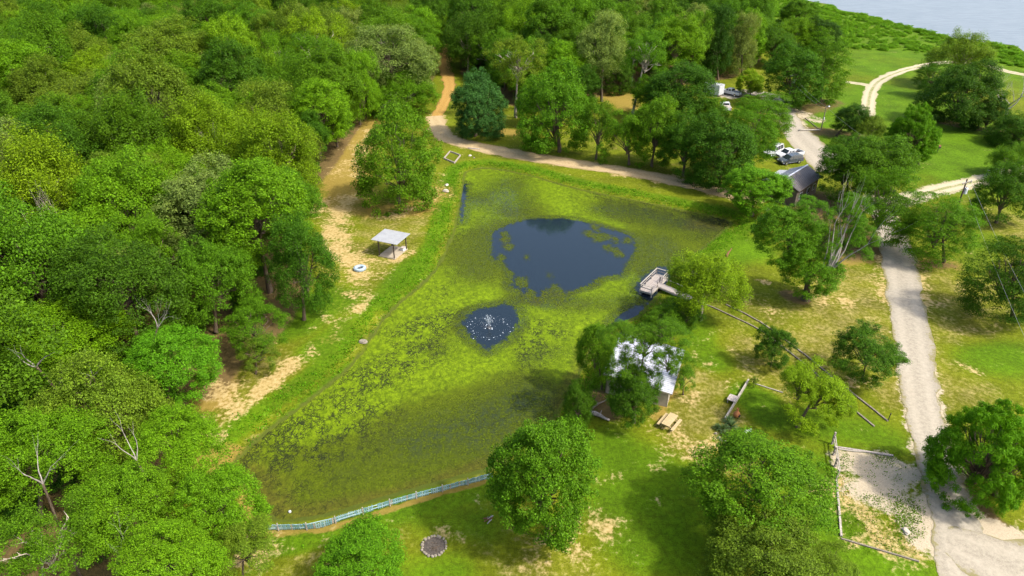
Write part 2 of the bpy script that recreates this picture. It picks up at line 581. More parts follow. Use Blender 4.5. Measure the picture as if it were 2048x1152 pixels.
dirt = m.ss(m.add(m.attr('dirt'), m.mul(mid, 0.8)), 0.38, 0.75)
litter = m.ss(m.add(m.attr('litter'), m.mul(mid, 0.7)), 0.4, 0.75)
sand = m.mul(m.ss(m.add(m.attr('sand'), m.add(m.mul(mid, 2.0), m.mul(m.sub(m.noise(0.22, 4), 0.5), 1.6))), 0.42, 0.92), 0.92)
grav = m.ss(m.add(m.attr('gravel'), m.mul(mid, 1.0)), 0.40, 0.62)
mud = m.ss(m.add(m.attr('mud'), m.mul(mid, 0.5)), 0.35, 0.7)
c = m.mix(m.mul(dirt, 0.85), grass, m.mix(n3, (0.17, 0.115, 0.020), (0.29, 0.205, 0.05)))
c = m.mix(m.mul(litter, 0.9), c, m.mix(n3, (0.055, 0.040, 0.018), (0.17, 0.11, 0.045)))
c = m.mix(sand, c, m.mix(m.ss(n3, 0.3, 0.7), (0.27, 0.185, 0.055), (0.42, 0.325, 0.15)))
c = m.mix(grav, c, m.mix(m.ss(n4, 0.3, 0.7), (0.31, 0.255, 0.172), (0.42, 0.355, 0.250)))
c = m.mix(mud, c, m.mix(n3, (0.045, 0.065, 0.008), (0.080, 0.095, 0.012)))
m.base(c, 0.95, 0.1)
m.bump(m.add(m.mul(n4, 0.4), n3), 0.55, 0.18)
M_GROUND = m.mat

nx, ny = len(xs), len(ys)
ii = (np.arange(ny - 1)[:, None] * nx + np.arange(nx - 1)[None, :]).ravel()
quads = np.stack([ii, ii + 1, ii + nx + 1, ii + nx], 1)
me = np_mesh('ground', np.stack([X, Y, Z], 1), quads, M_GROUND, 4)
for k, a in masks.items():
    at = me.attributes.new(k, 'FLOAT', 'POINT')
    at.data.foreach_set('value', a.astype(np.float32))
me.polygons.foreach_set('use_smooth', np.ones(len(quads), bool))
tag(link(bpy.data.objects.new('ground', me)), 'mown lawn with straw and sandy bare patches round the pond', kind='structure')


def ground_z(x, y):
    a, b = np.array([x]), np.array([y])
    d = sdist(pond_poly, a, b)[0]
    if d < -0.9: return max(POND_Z + (d + 0.9) * 0.35, -1.8)
    return POND_Z * (1 - float(sm(np.array([d]), -0.9, 2.8)[0]))


# ------------------------------------------------------------------ roads and paths: sheets just above the ground
def strip(name, px, widths, mat, label, z=0.012, seed=1, across=8, n=14, jit=0.22):
    rnd = np.random.RandomState(seed)
    P = cat([G(u, v) for u, v in px], False, n)
    # even steps
    Q = [P[0]]
    for a, b in zip(P[:-1], P[1:]):
        L = (b - a).length
        k = max(1, int(L / 0.5))
        for i in range(1, k + 1): Q.append(a.lerp(b, i / k))
    P = Q
    N = len(P)
    wd = np.interp(np.linspace(0, 1, N), np.linspace(0, 1, len(widths)), widths)
    j = rnd.randn(2, N)
    ker = np.array([.1, .2, .4, .2, .1])
    j = np.stack([np.convolve(r, ker, 'same') for r in j]) * jit * 1.6
    V, UV = [], []
    for i, p in enumerate(P):
        d = (P[min(i + 1, N - 1)] - P[max(i - 1, 0)]).normalized()
        s = Vector((-d.y, d.x, 0))
        for k in range(across + 1):
            t = -1 + 2 * k / across
            off = t * wd[i] / 2 + (j[0, i] if k == 0 else j[1, i] if k == across else 0)
            q = p + s * off
            V.append((q.x, q.y, z))
            UV.append(t)
    fs_ = [(i * (across + 1) + k + 1, i * (across + 1) + k, (i + 1) * (across + 1) + k, (i + 1) * (across + 1) + k + 1) for i in range(N - 1) for k in range(across)]
    me = np_mesh(name, np.array(V), np.array(fs_), mat, 4)
    at = me.attributes.new('side', 'FLOAT', 'POINT')
    at.data.foreach_set('value', np.array(UV, np.float32))
    return tag(link(bpy.data.objects.new(name, me)), label, kind='structure')


def road_mat(name, lo, hi, verge, ruts=0.5, centre=0.0, worn=0.8):
    m = NT(name)
    n1, n2, n3 = m.noise(0.35, 4), m.noise(2.5, 5, rough=0.65), m.noise(14.0, 2)
    s = m.math('ABSOLUTE', m.attr('side'))
    c = m.mix(m.ss(m.add(m.mul(n2, 0.6), m.mul(n3, 0.4)), 0.35, 0.65), lo, hi)
    rut = m.sub(1.0, m.ss(m.math('ABSOLUTE', m.sub(s, 0.45)), 0.05, 0.32))
    c = m.mix(m.mul(rut, ruts * 0.5), c, tuple(min(0.8, x * 1.18) for x in hi))
    if centre:
        g = m.mul(m.sub(1.0, m.ss(s, 0.05, 0.34)), m.ss(m.add(n2, m.mul(n1, 0.6)), 0.68, 0.86))
        c = m.mix(m.mul(g, centre), c, (0.12, 0.16, 0.02))
    e = m.ss(m.add(s, m.add(m.mul(m.sub(n1, 0.5), 0.7), m.mul(m.sub(n2, 0.5), 0.8))), worn, worn + 0.22)
    c = m.mix(m.mul(e, 0.85), c, verge)
    m.base(c, 0.95, 0.1)
    m.bump(m.add(n2, m.mul(n3, 0.6)), 0.4, 0.08)
    return m.mat


M_GRAVEL = road_mat('pale_gravel', (0.225, 0.198, 0.150), (0.33, 0.294, 0.228), (0.17, 0.150, 0.055), 0.6)
M_TRACK = road_mat('two_track_gravel', (0.30, 0.255, 0.155), (0.41, 0.36, 0.25), (0.13, 0.19, 0.02), 0.5, 0.85, 0.85)
M_DIRT = road_mat('sandy_dirt', (0.28, 0.20, 0.095), (0.42, 0.325, 0.185), (0.20, 0.17, 0.05), 0.4)
M_ORANGE = road_mat('orange_dirt', (0.25, 0.14, 0.03), (0.38, 0.24, 0.07), (0.15, 0.10, 0.03), 0.3)
strip('gravel_road', road_main, [3.6, 3.8, 4.2, 4.5, 4.4, 4.0, 3.7, 3.4, 3.4, 3.9, 5.0, 7], M_GRAVEL, 'pale gravel road running down past the parking patch', 0.030, 1)
strip('gravel_road_branch', road_east, [3.6, 3.6, 3.8, 3.8], M_TRACK, 'pale gravel branch road passing the white rail fence', 0.022, 2)
strip('gravel_driveway', drive, [6.5, 7.5, 7.0, 5, 4.5, 5, 5, 6, 9], M_GRAVEL, 'grey gravel driveway beside the parked pickup', 0.014, 3)
strip('loop_track', loop, [3.6, 3.4, 3.4, 3.2, 3.0], M_TRACK, 'two rut gravel loop track curving over the far lawn', 0.018, 4)
strip('track_spur', spur, [2.4, 2.6, 3.0], M_TRACK, 'short gravel spur joining the loop track', 0.010, 5)
strip('shore_path', shore_path, [4.2, 4.2, 4.6, 5.2, 5.0, 4.6, 4.2, 4.0, 3.4], M_DIRT, 'sandy dirt path along the far bank of the pond', 0.026, 6)
strip('woodland_trail', trail, [2.6, 3.6, 4.8, 4.6, 4.0, 3.6], M_ORANGE, 'orange dirt trail leading up into the woods', 0.014, 7)
strip('gravel_turnout', [(1892, 1080), (2260, 1226)], [3.0, 5.5, 7.0, 8.0, 9.0], M_GRAVEL, 'wide pale gravel turnout at the near end of the road', 0.036, 8, jit=0.35)

# ------------------------------------------------------------------ water
m = NT('pond_water')
wv = m.noise(1.6, 3)
m.base((0.010, 0.018, 0.026), 0.04, 0.5)
m.bsdf.inputs['IOR'].default_value = 1.34
fc_ = G(978, 655, POND_Z)
vd = m.n('ShaderNodeVectorMath', operation='DISTANCE')
m.put(vd.inputs[0], m.pos())
vd.inputs[1].default_value = fc_
rd = vd.outputs['Value']
ring = m.mul(m.math('SINE', m.add(m.mul(rd, 11.0), m.mul(wv, 5.0))), m.sub(1.0, m.ss(rd, 1.0, 4.5)))
m.bump(m.add(m.add(wv, m.mul(m.noise(6.0, 3), 0.4)), m.mul(ring, 0.9)), 0.07, 0.05)
M_POND = m.mat
pp = [(x, y) for x, y in pond_poly]
cx, cy = pond_poly.mean(0)
b = MB()
big = pond_poly.copy()
nrm = np.roll(big, -1, 0) - np.roll(big, 1, 0)
nrm = np.stack([nrm[:, 1], -nrm[:, 0]], 1) / np.maximum(np.linalg.norm(nrm, axis=1, keepdims=True), 1e-6)
test = sdist(pond_poly, *(big + nrm * 0.2).T)
nrm *= np.sign(test)[:, None]
big = big + nrm * 0.35
b.add([(x, y, POND_Z) for x, y in big], [tuple(range(len(big)))])
o = b.build('pond_water', M_POND)
if o.data.polygons[0].normal.z < 0: o.data.flip_normals()
tag(o, 'dark open water of the pond', kind='structure')

m = NT('lake_water')
mp = m.n('ShaderNodeMapping')
mp.inputs['Scale'].default_value = (0.35, 1.0, 1.0)
m.put(mp.inputs[0], m.pos())
wv = m.noise(0.5, 5, mp.outputs[0], 0.6)
m.base(m.mix(m.ss(wv, 0.3, 0.7), (0.125, 0.15, 0.165), (0.18, 0.205, 0.22)), 0.35, 0.4)
m.bump(wv, 0.5, 0.5)
M_LAKE = m.mat
b = MB()
b.add([(x, y, LAKE_Z) for x, y in lake_poly], [tuple(range(len(lake_poly)))])
o = b.build('lake_water', M_LAKE)
if o.data.polygons[0].normal.z < 0: o.data.flip_normals()
tag(o, 'pale grey blue lake beyond the green shore', kind='structure')

# algae mat floating on the pond, with holes of open water
sx = np.arange(pond_poly[:, 0].min() - 1, pond_poly[:, 0].max() + 1, 0.24)
sy = np.arange(pond_poly[:, 1].min() - 1, pond_poly[:, 1].max() + 1, 0.24)
AX, AY = np.meshgrid(sx, sy)
ax, ay = AX.ravel(), AY.ravel()
ad = sdist(pond_poly, ax, ay)


def pxpoly(pts):
    return np.array([(p.x, p.y) for p in cat([G(u, v, POND_Z) for u, v in pts], True, 4)])


hole_main = pxpoly([(985, 465), (1020, 448), (1065, 437), (1110, 436), (1150, 438), (1190, 448), (1225, 460), (1260, 470), (1274, 490), (1262, 515), (1250, 535), (1245, 552), (1205, 556),
                    (1180, 572), (1150, 580), (1100, 592), (1070, 594), (1045, 585), (1020, 572), (1022, 545), (1000, 525), (983, 515), (980, 490)])
hole_fount = pxpoly([(924, 640), (940, 622), (965, 614), (990, 610), (1010, 606), (1035, 618), (1042, 636), (1036, 655), (1015, 678), (995, 690), (985, 698), (975, 702), (965, 692), (945, 682), (928, 664)])
hole_dock = pxpoly([(1225, 640), (1250, 622), (1285, 608), (1305, 600), (1330, 580), (1318, 612), (1285, 640), (1250, 655), (1225, 655)])
hole_edge = pxpoly([(920, 440), (922, 400), (926, 368), (934, 372), (932, 400), (926, 440)])
hole_deck = pxpoly([(1275, 568), (1300, 540), (1335, 535), (1340, 560), (1300, 600), (1280, 590)])
open_ = np.full(ax.shape, -9.0)
for hpoly, bias in ((hole_main, 0), (hole_fount, 0.0), (hole_dock, 0), (hole_edge, 0.1), (hole_deck, 0.2)):
    open_ = np.maximum(open_, -sdist(hpoly, ax, ay) + bias)
# islands of algae inside the big hole
isl_ = []
for (u, v, r) in [(1010, 480, 1.6), (1016, 492, 1.4), (1008, 470, 1.0), (1180, 468, 1.6), (1195, 474, 1.8), (1215, 474, 1.1), (1238, 505, 1.4), (1215, 497, .9), (1255, 480, 1.2), (1045, 566, 1.3), (1110, 585, 2.0), (1095, 592, 2), (1060, 590, 1.5), (1190, 455, 1.3), (1230, 478, 1.0), (1100, 552, .5), (1052, 516, .6), (1003, 515, .8)]:
    p = G(u, v, POND_Z)
    open_ = np.minimum(open_, np.hypot(ax - p.x, (ay - p.y) * 0.6) - r * 0.45)
    isl_.append((p.x, p.y, r))
thin = np.zeros(ax.shape)
for pts, wd, s in [([(940, 400), (985, 395), (1015, 370), (1020, 420)], 9, .9), ([(990, 440), (960, 500), (950, 540)], 8, .6), ([(1220, 420), (1270, 425), (1330, 440), (1380, 450)], 7, .95),
                   ([(1290, 480), (1310, 510), (1290, 560)], 6, .65), ([(1130, 610), (1250, 600)], 5, .55), ([(1300, 425), (1380, 440), (1430, 445), (1400, 470)], 6, .7), ([(1320, 480), (1350, 520)], 5, .7), ([(1060, 605), (1110, 605), (1150, 600), (1030, 600)], 3, .8),
                   ([(840, 880), (1000, 830), (950, 870), (1050, 800)], 7, .85), ([(1060, 720), (1120, 700)], 4, .5), ([(860, 700), (900, 690)], 4, .4), ([(700, 930), (900, 900)], 8, .4)]:
    P = [G(u, v, POND_Z) for u, v in pts]
    d = ldist([(p.x, p.y) for p in P], ax, ay)
    thin = np.maximum(thin, s * (1 - sm(d, 0, wd)))
thin = np.maximum(thin, 0.75 * (1 - sm(np.abs(open_ + 0.3), 0.2, 1.6)))
brown = 0.6 * (1 - sm(-ad, 0.3, 1.8))
for (ix, iy, ir) in isl_:
    brown = np.maximum(brown, 0.45 * (1 - sm(np.hypot(ax - ix, (ay - iy) * .6), ir * .8, ir * 1.6)))
    thin = np.maximum(thin, 0.8 * (1 - sm(np.hypot(ax - ix, (ay - iy) * .6), ir * .8, ir * 1.5)))
for pts, wd in [([(470, 940), (540, 1020), (620, 1030), (760, 995), (900, 955), (990, 925)], 3), ([(1130, 810), (1165, 740), (1180, 700)], 3.5), ([(1400, 450), (1450, 445)], 7), ([(540, 1000), (490, 940)], 5)]:
    P = [G(u, v, POND_Z) for u, v in pts]
    brown = np.maximum(brown, 0.8 * (1 - sm(ldist([(p.x, p.y) for p in P], ax, ay), 0, wd)))
dark = np.zeros(ax.shape)
for pts, wd in [([(560, 910), (620, 870), (680, 850), (600, 900)], 8), ([(740, 760), (880, 640), (820, 700)], 5), ([(1060, 700), (1080, 660)], 4), ([(1350, 420), (1430, 450), (1240, 395)], 6)]:
    P = [G(u, v, POND_Z) for u, v in pts]
    dark = np.maximum(dark, 1 - sm(ldist([(p.x, p.y) for p in P], ax, ay), 0, wd))
dull = np.full(ax.shape, 0.72)
for pts, wd, st in [([(945, 370), (1000, 360), (1080, 385), (940, 430)], 7, .9), ([(660, 780), (760, 680), (850, 590)], 7, 1.0), ([(720, 800), (800, 740)], 8, .9), ([(1060, 760), (1100, 690), (1180, 650), (1020, 800)], 6, 1.0),
                    ([(1040, 640), (1120, 620), (1220, 590), (1270, 570)], 3.5, .85), ([(960, 740), (900, 720), (1020, 700)], 6, .8), ([(740, 860), (800, 830)], 7, .55), ([(985, 830), (1000, 838)], 2.0, .8), ([(1040, 400), (1130, 410), (1150, 425)], 6, .65), ([(880, 560), (930, 590)], 5, .6)]:
    P = [G(u, v, POND_Z) for u, v in pts]
    dull = np.minimum(dull, 0.72 - 0.72 * st * (1 - sm(ldist([(p.x, p.y) for p in P], ax, ay), wd * .3, wd * 1.5)))
for pts, wd, st in [([(1300, 430), (1380, 450), (1430, 445)], 7, .5), ([(870, 870), (960, 850), (1040, 830)], 7, .45), ([(560, 980), (760, 960)], 6, .3)]:
    P = [G(u, v, POND_Z) for u, v in pts]
    dull = np.maximum(dull, (0.72 + st) * (1 - sm(ldist([(p.x, p.y) for p in P], ax, ay), wd * .3, wd * 1.6)))
gx, gy = len(sx), len(sy)
keep = (ad < 0.25) & (open_ < 1.2)
qi = (np.arange(gy - 1)[:, None] * gx + np.arange(gx - 1)[None, :]).ravel()
q = np.stack([qi, qi + 1, qi + gx + 1, qi + gx], 1)
q = q[keep[q].all(1)]
used, inv = np.unique(q.ravel(), return_inverse=True)

m = NT('algae_mat')
mp = m.n('ShaderNodeMapping')
mp.inputs['Scale'].default_value = (1.0, 0.75, 1.0)
m.put(mp.inputs[0], m.pos())
vec = mp.outputs[0]
n0, n1, n2, n3 = m.noise(0.10, 4, vec), m.noise(0.5, 5, vec, 0.62), m.noise(1.9, 5, vec, 0.65), m.noise(7.0, 3, vec)
warp = m.n('ShaderNodeTexNoise')
m.put(warp.inputs['Vector'], vec)
warp.inputs['Scale'].default_value = 1.3
warp.inputs['Detail'].default_value = 4
wadd = m.n('ShaderNodeVectorMath', operation='MULTIPLY_ADD')
m.put(wadd.inputs[0], warp.outputs['Color'])
wadd.inputs[1].default_value = (1.3, 1.3, 0)
m.put(wadd.inputs[2], vec)
vor = m.n('ShaderNodeTexVoronoi', feature='DISTANCE_TO_EDGE')
vor.inputs['Scale'].default_value = 1.9
m.put(vor.inputs['Vector'], wadd.outputs[0])
crack = m.mul(vor.outputs['Distance'], 0.5)
crack2 = m.math('ABSOLUTE', m.sub(m.noise(2.2, 3, vec, 0.6, 0.8), 0.5))
where = m.ss(m.add(m.mul(m.sub(m.noise(0.17, 3, vec), 0.5), 1.6), m.mul(m.attr('dark'), 0.8)), -0.15, 0.7)
line = m.math('MAXIMUM', m.mul(m.sub(1.0, m.ss(crack, 0.012, 0.05)), m.add(0.25, m.mul(where, 0.75))),
              m.mul(m.sub(1.0, m.ss(crack2, 0.015, 0.05)), m.mul(where, 0.9)))
line = m.mul(line, m.ss(m.noise(1.1, 3, vec), 0.36, 0.54))
bright = m.mix(m.ss(n2, 0.3, 0.7), (0.078, 0.126, 0.001), (0.120, 0.178, 0.002))
olive = m.mix(n2, (0.044, 0.067, 0.001), (0.078, 0.101, 0.002))
mixf = m.ss(m.add(m.add(m.attr('dull'), m.mul(m.attr('thin'), 0.6)), m.add(m.mul(m.sub(n0, 0.5), 1.3), m.mul(m.sub(n1, 0.5), 0.9))), 0.15, 0.95)
c = m.mix(mixf, bright, olive)
c = m.mix(m.mul(m.ss(m.add(m.attr('brown'), m.mul(m.sub(n1, 0.5), 0.9)), 0.3, 0.9), 0.75), c, m.mix(n2, (0.035, 0.034, 0.006), (0.100, 0.088, 0.009)))
c = m.mix(m.mul(line, 0.85), c, (0.018, 0.022, 0.006))
sp = m.noise(4.2, 4, vec, 0.7)
c = m.mix(m.mul(m.ss(sp, 0.56, 0.68), m.add(0.15, m.mul(mixf, 0.22))), c, bright)
c = m.mix(m.mul(m.sub(1.0, m.ss(sp, 0.30, 0.42)), 0.18), c, (0.022, 0.028, 0.004))
c = m.scalec(c, m.add(0.55, m.add(m.mul(m.ss(n3, 0.3, 0.7), 0.5), m.mul(m.ss(n2, 0.3, 0.7), 0.4))))
m.base(c, 0.8, 0.12)
m.bump(m.add(n2, n3), 0.35, 0.06)
edge = m.ss(m.add(m.attr('open'), m.add(m.mul(m.sub(n1, 0.5), 2.0), m.add(m.mul(m.sub(n2, 0.5), 2.0), m.mul(m.sub(n3, 0.5), 1.2)))), -0.25, 0.45)
thin_ = m.mul(m.attr('thin'), m.ss(m.add(m.mul(n2, 0.5), m.mul(m.noise(5.0, 4, vec, 0.7), 0.5)), 0.40, 0.58, 0.1, 1.0))
hole = m.math('MAXIMUM', edge, m.math('MAXIMUM', m.mul(thin_, 0.8), m.mul(line, 0.3)))
tr = m.n('ShaderNodeBsdfTransparent')
mx = m.n('ShaderNodeMixShader')
m.put(mx.inputs[0], hole)
m.t.links.new(m.bsdf.outputs[0], mx.inputs[1])
m.t.links.new(tr.outputs[0], mx.inputs[2])
m.t.links.new(mx.outputs[0], m.out.inputs[0])
me = np_mesh('algae_mat', np.stack([ax[used], ay[used], np.full(len(used), POND_Z + 0.012)], 1), inv.reshape(-1, 4), m.mat, 4)
for k, a in (('open', open_), ('thin', thin), ('brown', brown), ('dark', dark), ('dull', dull)):
    me.attributes.new(k, 'FLOAT', 'POINT').data.foreach_set('value', a[used].astype(np.float32))
tag(link(bpy.data.objects.new('algae_mat', me)), 'yellow green algae mat floating over most of the pond', kind='stuff')

# ------------------------------------------------------------------ foliage
def leaf_material(name, spread=0.5, gloss=0.35, warm=0.25):
    m = NT(name)
    oi = m.n('ShaderNodeObjectInfo')
    geo = m.n('ShaderNodeNewGeometry')
    isl = geo.outputs['Random Per Island']
    oc = m.obj()
    n1 = m.noise(2.6, 3, oc)
    c = m.mix(m.mul(m.ss(n1, 0.4, 0.75), warm * 2), oi.outputs['Color'], m.mix(1.0, oi.outputs['Color'], (1.25, 1.12, 0.8), 'MULTIPLY'))
    orr = oi.outputs['Random']
    c = m.mix(m.mul(orr, 0.45), c, m.mix(1.0, c, (1.22, 1.06, 0.8), 'MULTIPLY'))
    c = m.scalec(c, m.add(1.0 - spread, m.mul(isl, spread * 2)))
    m.base(c, 0.6, gloss * 0.35)
    tl = m.n('ShaderNodeBsdfTranslucent')
    m.put(tl.inputs[0], m.mix(1.0, c, (1.30, 1.30, 0.3), 'MULTIPLY'))
    mx = m.n('ShaderNodeMixShader')
    mx.inputs[0].default_value = 0.38
    m.t.links.new(m.bsdf.outputs[0], mx.inputs[1])
    m.t.links.new(tl.outputs[0], mx.inputs[2])
    m.t.links.new(mx.outputs[0], m.out.inputs[0])
    return m.mat


M_LEAF = leaf_material('leaf')
M_NEEDLE = leaf_material('needle', 0.35, 0.25, 0.15)
M_BARK = plain('bark', (0.17, 0.13, 0.09), (0.07, 0.05, 0.035), 7, 0.9, 0.1, stretch=(1, 1, 0.2), bump=0.5)
M_PALEBARK = plain('pale_bark', (0.44, 0.38, 0.31), (0.22, 0.18, 0.14), 6, 0.85, 0.1, stretch=(1, 1, 0.3), bump=0.4)
M_DEADWOOD = plain('weathered_deadwood', (0.34, 0.31, 0.275), (0.20, 0.175, 0.15), 8, 0.85, 0.1, stretch=(1, 1, 0.4), bump=0.3)


def unit(a):
    return a / np.maximum(np.linalg.norm(a, axis=-1, keepdims=True), 1e-9)


def cards(P, Nn, L, W, rs, droop=0.0):
    """one folded leaf per row: points, normals, lengths, widths"""
    n = len(P)
    t = unit(np.cross(Nn, rs.randn(n, 3)))
    t[:, 2] -= droop
    t = unit(t)
    s = unit(np.cross(Nn, t))
    nn = np.cross(t, s)
    L, W = L[:, None], W[:, None]
    a = P - t * L * 0.5
    bb = P + s * W * 0.5 + nn * W * 0.18
    cc = P + t * L * 0.5
    dd = P - s * W * 0.5 + nn * W * 0.18
    V = np.stack([a, bb, cc, dd], 1).reshape(-1, 3)
    k = np.arange(n)[:, None] * 4
    return V, np.concatenate([k + np.array([[0, 1, 2]]), k + np.array([[0, 2, 3]])])


def crown_mesh(name, seed, lobes=13, lobe_r=0.42, clumps=22, clump_r=0.15, leaves=60, leaf=0.045, form='round', mat=None, aspect=0.6, low=-0.55, needle=False, droop=0.0, updir=0.55):
    rs = np.random.RandomState(seed)
    D = []
    for i in range(lobes):
        z = 1 - (i + 0.5) / lobes * (1 - low)
        a = i * 2.39996 + rs.rand() * 0.9
        r = math.sqrt(max(0, 1 - z * z))
        D.append((r * math.cos(a), r * math.sin(a), z))
    D = unit(np.array(D) + rs.randn(lobes, 3) * 0.16)
    rad = np.full(lobes, 0.62) + rs.randn(lobes) * 0.07
    C = D * rad[:, None]
    lr = lobe_r * (0.78 + 0.5 * rs.rand(lobes))
    if form == 'cone':
        k = np.clip(0.98 - 0.50 * (C[:, 2] + 0.35), 0.25, 1.1)
        C[:, :2] *= k[:, None] * 1.15
        C[:, 2] *= 1.1
        lr *= np.clip(k + 0.1, .45, 1)
    elif form == 'spread':
        C[:, 2] = np.abs(C[:, 2]) * 0.8 - 0.12
        C[:, :2] *= 1.12
    elif form == 'tall':
        C[:, :2] *= 0.9
        C[:, 2] *= 1.05
    elif form == 'open':
        C *= (0.8 + 0.65 * rs.rand(lobes))[:, None]
        lr *= 0.82
    C = np.concatenate([C, rs.randn(3, 3) * 0.12])
    lr = np.concatenate([lr, [lobe_r, lobe_r * 0.9, lobe_r * .8]])
    allP, allN, allL = [], [], []
    centre = np.array([0, 0, -0.15])
    for ci, (c, r) in enumerate(zip(C, lr)):
        k = max(5, int(clumps * (r / lobe_r) ** 2))
        d = unit(rs.randn(k * 3, 3))
        out = unit(c - centre + 1e-6)
        score = d @ out + 0.35 * d[:, 2] + rs.rand(len(d)) * 0.9
        d = d[np.argsort(-score)[:k]]
        cc = c + d * r * (0.72 + 0.42 * rs.rand(k))[:, None] * np.array([1, 1, 0.82])
        for q in range(k):
            nl = int(leaves * 1.65 * (0.55 + 0.9 * rs.rand()))
            cr = clump_r * (0.65 + 0.7 * rs.rand())
            e = unit(rs.randn(nl, 3))
            e[:, 2] = np.where(e[:, 2] < -0.15, -e[:, 2] * (rs.rand(nl) < 0.75) + e[:, 2] * 0.25, e[:, 2])
            rr = cr * np.cbrt(rs.rand(nl))
            if form == 'spray':
                e[:, 2] *= 0.38
                rr *= 1.35
                e = e + unit(np.array([cc[q][0], cc[q][1], 0.05]))[None] * 0.55
            P = cc[q] + e * rr[:, None]
            if form in ('spray', 'tall'):
                P[:, 2] -= (rr ** 2) * droop * 6
            if needle:
                Nn = unit(e + 0.25 * rs.randn(nl, 3))
                allP.append(P); allN.append(Nn)
            else:
                Nn = unit(0.55 * e + 0.35 * d[q] + np.array([0, 0, updir]) + 0.55 * rs.randn(nl, 3))
                allP.append(P); allN.append(Nn)
            allL.append(leaf * 0.76 * (0.6 + 0.8 * rs.rand(nl)))
    P, Nn, L = np.concatenate(allP), np.concatenate(allN), np.concatenate(allL)
    # spread to fill the unit ball
    s = np.array([1 / np.percentile(np.abs(P[:, 0]), 98.5), 1 / np.percentile(np.abs(P[:, 1]), 98.5)])
    P[:, :2] *= s.mean()
    zt, zb = np.percentile(P[:, 2], 99), np.percentile(P[:, 2], 1)
    P[:, 2] = (P[:, 2] - (zt + zb) / 2) * 2 / (zt - zb)
    V, Fc = cards(P, Nn, L, L * aspect, rs, droop)
    me = np_mesh(name, V, Fc, mat or M_LEAF, 3)
    return me, C * s.mean(), D


def limbs_mesh(name, C, seed, mat, r0=0.05, bare=0.0, n=5):
    """limbs from the crown's centre line to its boughs, in crown units (the trunk comes up at the axis)"""
    rs = random.Random(seed)
    b = MB()
    for c in C:
        c = Vector(c)
        z0 = -0.75 + 0.55 * rs.random()
        p0 = Vector((0, 0, min(z0, c.z)))
        p3 = c * (0.80 + bare * 0.5 * rs.random())
        p1 = p0.lerp(p3, 0.35) + Vector((0, 0, -0.05 + 0.1 * rs.random()))
        p2 = p0.lerp(p3, 0.7) + Vector((rs.uniform(-.07, .07), rs.uniform(-.07, .07), 0.05))
        b.tube([p0, p1, p2, p3], [r0, r0 * 0.7, r0 * 0.45, r0 * 0.2], n)
        for k in range(3):
            q = p2.lerp(p3, rs.random())
            d = (p3 - p0).normalized() + Vector((rs.uniform(-.8, .8), rs.uniform(-.8, .8), rs.uniform(-.1, .8)))
            b.tube([q, q + d.normalized() * (0.10 + 0.12 * rs.random())], [r0 * 0.34, r0 * 0.1], 4)
    return b.mesh(name, mat)


def grow(b, p, d, length, rad, lev, rs, spread=0.55, up=0.1, kids=3):
    """a bare branching limb"""
    pts, rr = [p], [rad]
    steps = 4
    for i in range(steps):
        d = (d + Vector((rs.uniform(-.22, .22), rs.uniform(-.22, .22), rs.uniform(-.14, .18) + up * 0.3))).normalized()
        p = p + d * length / steps
        pts.append(p)
        rr.append(rad * (1 - 0.62 * (i + 1) / steps))
    b.tube(pts, rr, 5 if lev > 1 else 4)
    if lev <= 0: return
    for k in range(kids):
        i = rs.choice([2, 3, 4, 4]) if k else 4
        dd = (pts[i] - pts[i - 1]).normalized()
        side = Vector((rs.uniform(-1, 1), rs.uniform(-1, 1), rs.uniform(-.5, .9)))
        grow(b, pts[i], (dd + side * spread).normalized(), length * rs.uniform(0.5, 0.8), rr[i] * 0.75, lev - 1, rs, spread, up, kids)


def trunk_mesh(name, seed, mat, flare=1.5):
    rs = random.Random(seed)
    b = MB()
    pts, rr = [], []
    ox = oy = 0.0
    for i in range(7):
        t = i / 6
        ox += rs.uniform(-.05, .05) * t
        oy += rs.uniform(-.05, .05) * t
        pts.append((ox, oy, t))
        rr.append((1 - 0.55 * t) * (flare if i == 0 else 1.12 if i == 1 else 1))
    b.tube(pts, rr, 9)
    return b.mesh(name, mat, True)


VAR = {}


def variant(key, seed, bark=None, r0=0.05, bare=0.0, **kw):
    me, C, D = crown_mesh('crown_' + key, seed, **kw)
    VAR[key] = (me, limbs_mesh('limbs_' + key, C[:-3], seed, bark or M_BARK, r0, bare), trunk_mesh('trunk_' + key, seed, bark or M_BARK), me)


variant('oak', 11, lobes=21, lobe_r=0.42, clumps=23, clump_r=0.14, leaves=58, low=-0.7, r0=0.03)
variant('oak2', 12, lobes=26, lobe_r=0.37, clumps=20, clump_r=0.13, leaves=58, low=-0.8, r0=0.03)
variant('maple', 13, lobes=30, lobe_r=0.38, clumps=20, clump_r=0.12, leaves=62, leaf=0.048, low=-0.9, r0=0.03)
variant('dome', 14, lobes=22, lobe_r=0.40, clumps=22, leaves=58, form='spread', bark=M_PALEBARK, r0=0.028)
variant('elm', 15, lobes=20, lobe_r=0.38, clumps=19, clump_r=0.15, leaves=52, form='open', bark=M_PALEBARK, r0=0.028, low=-0.45)
variant('elm2', 16, lobes=20, lobe_r=0.36, clumps=17, clump_r=0.14, leaves=56, form='open', bark=M_BARK, r0=0.028, low=-0.6)
variant('cone', 17, lobes=27, lobe_r=0.42, clumps=20, clump_r=0.13, leaves=58, form='cone', low=-0.9, r0=0.025)
variant('spray', 18, lobes=27, lobe_r=0.38, clumps=18, clump_r=0.14, leaves=62, leaf=0.046, form='spray', aspect=0.42, low=-0.85, droop=0.25, r0=0.028)
variant('tall', 19, lobes=23, lobe_r=0.40, clumps=20, clump_r=0.15, leaves=60, form='tall', low=-0.9, droop=0.2, r0=0.028)
variant('shrub', 20, lobes=24, lobe_r=0.36, clumps=15, clump_r=0.13, leaves=60, leaf=0.058, low=-0.9, aspect=0.42, r0=0.025)
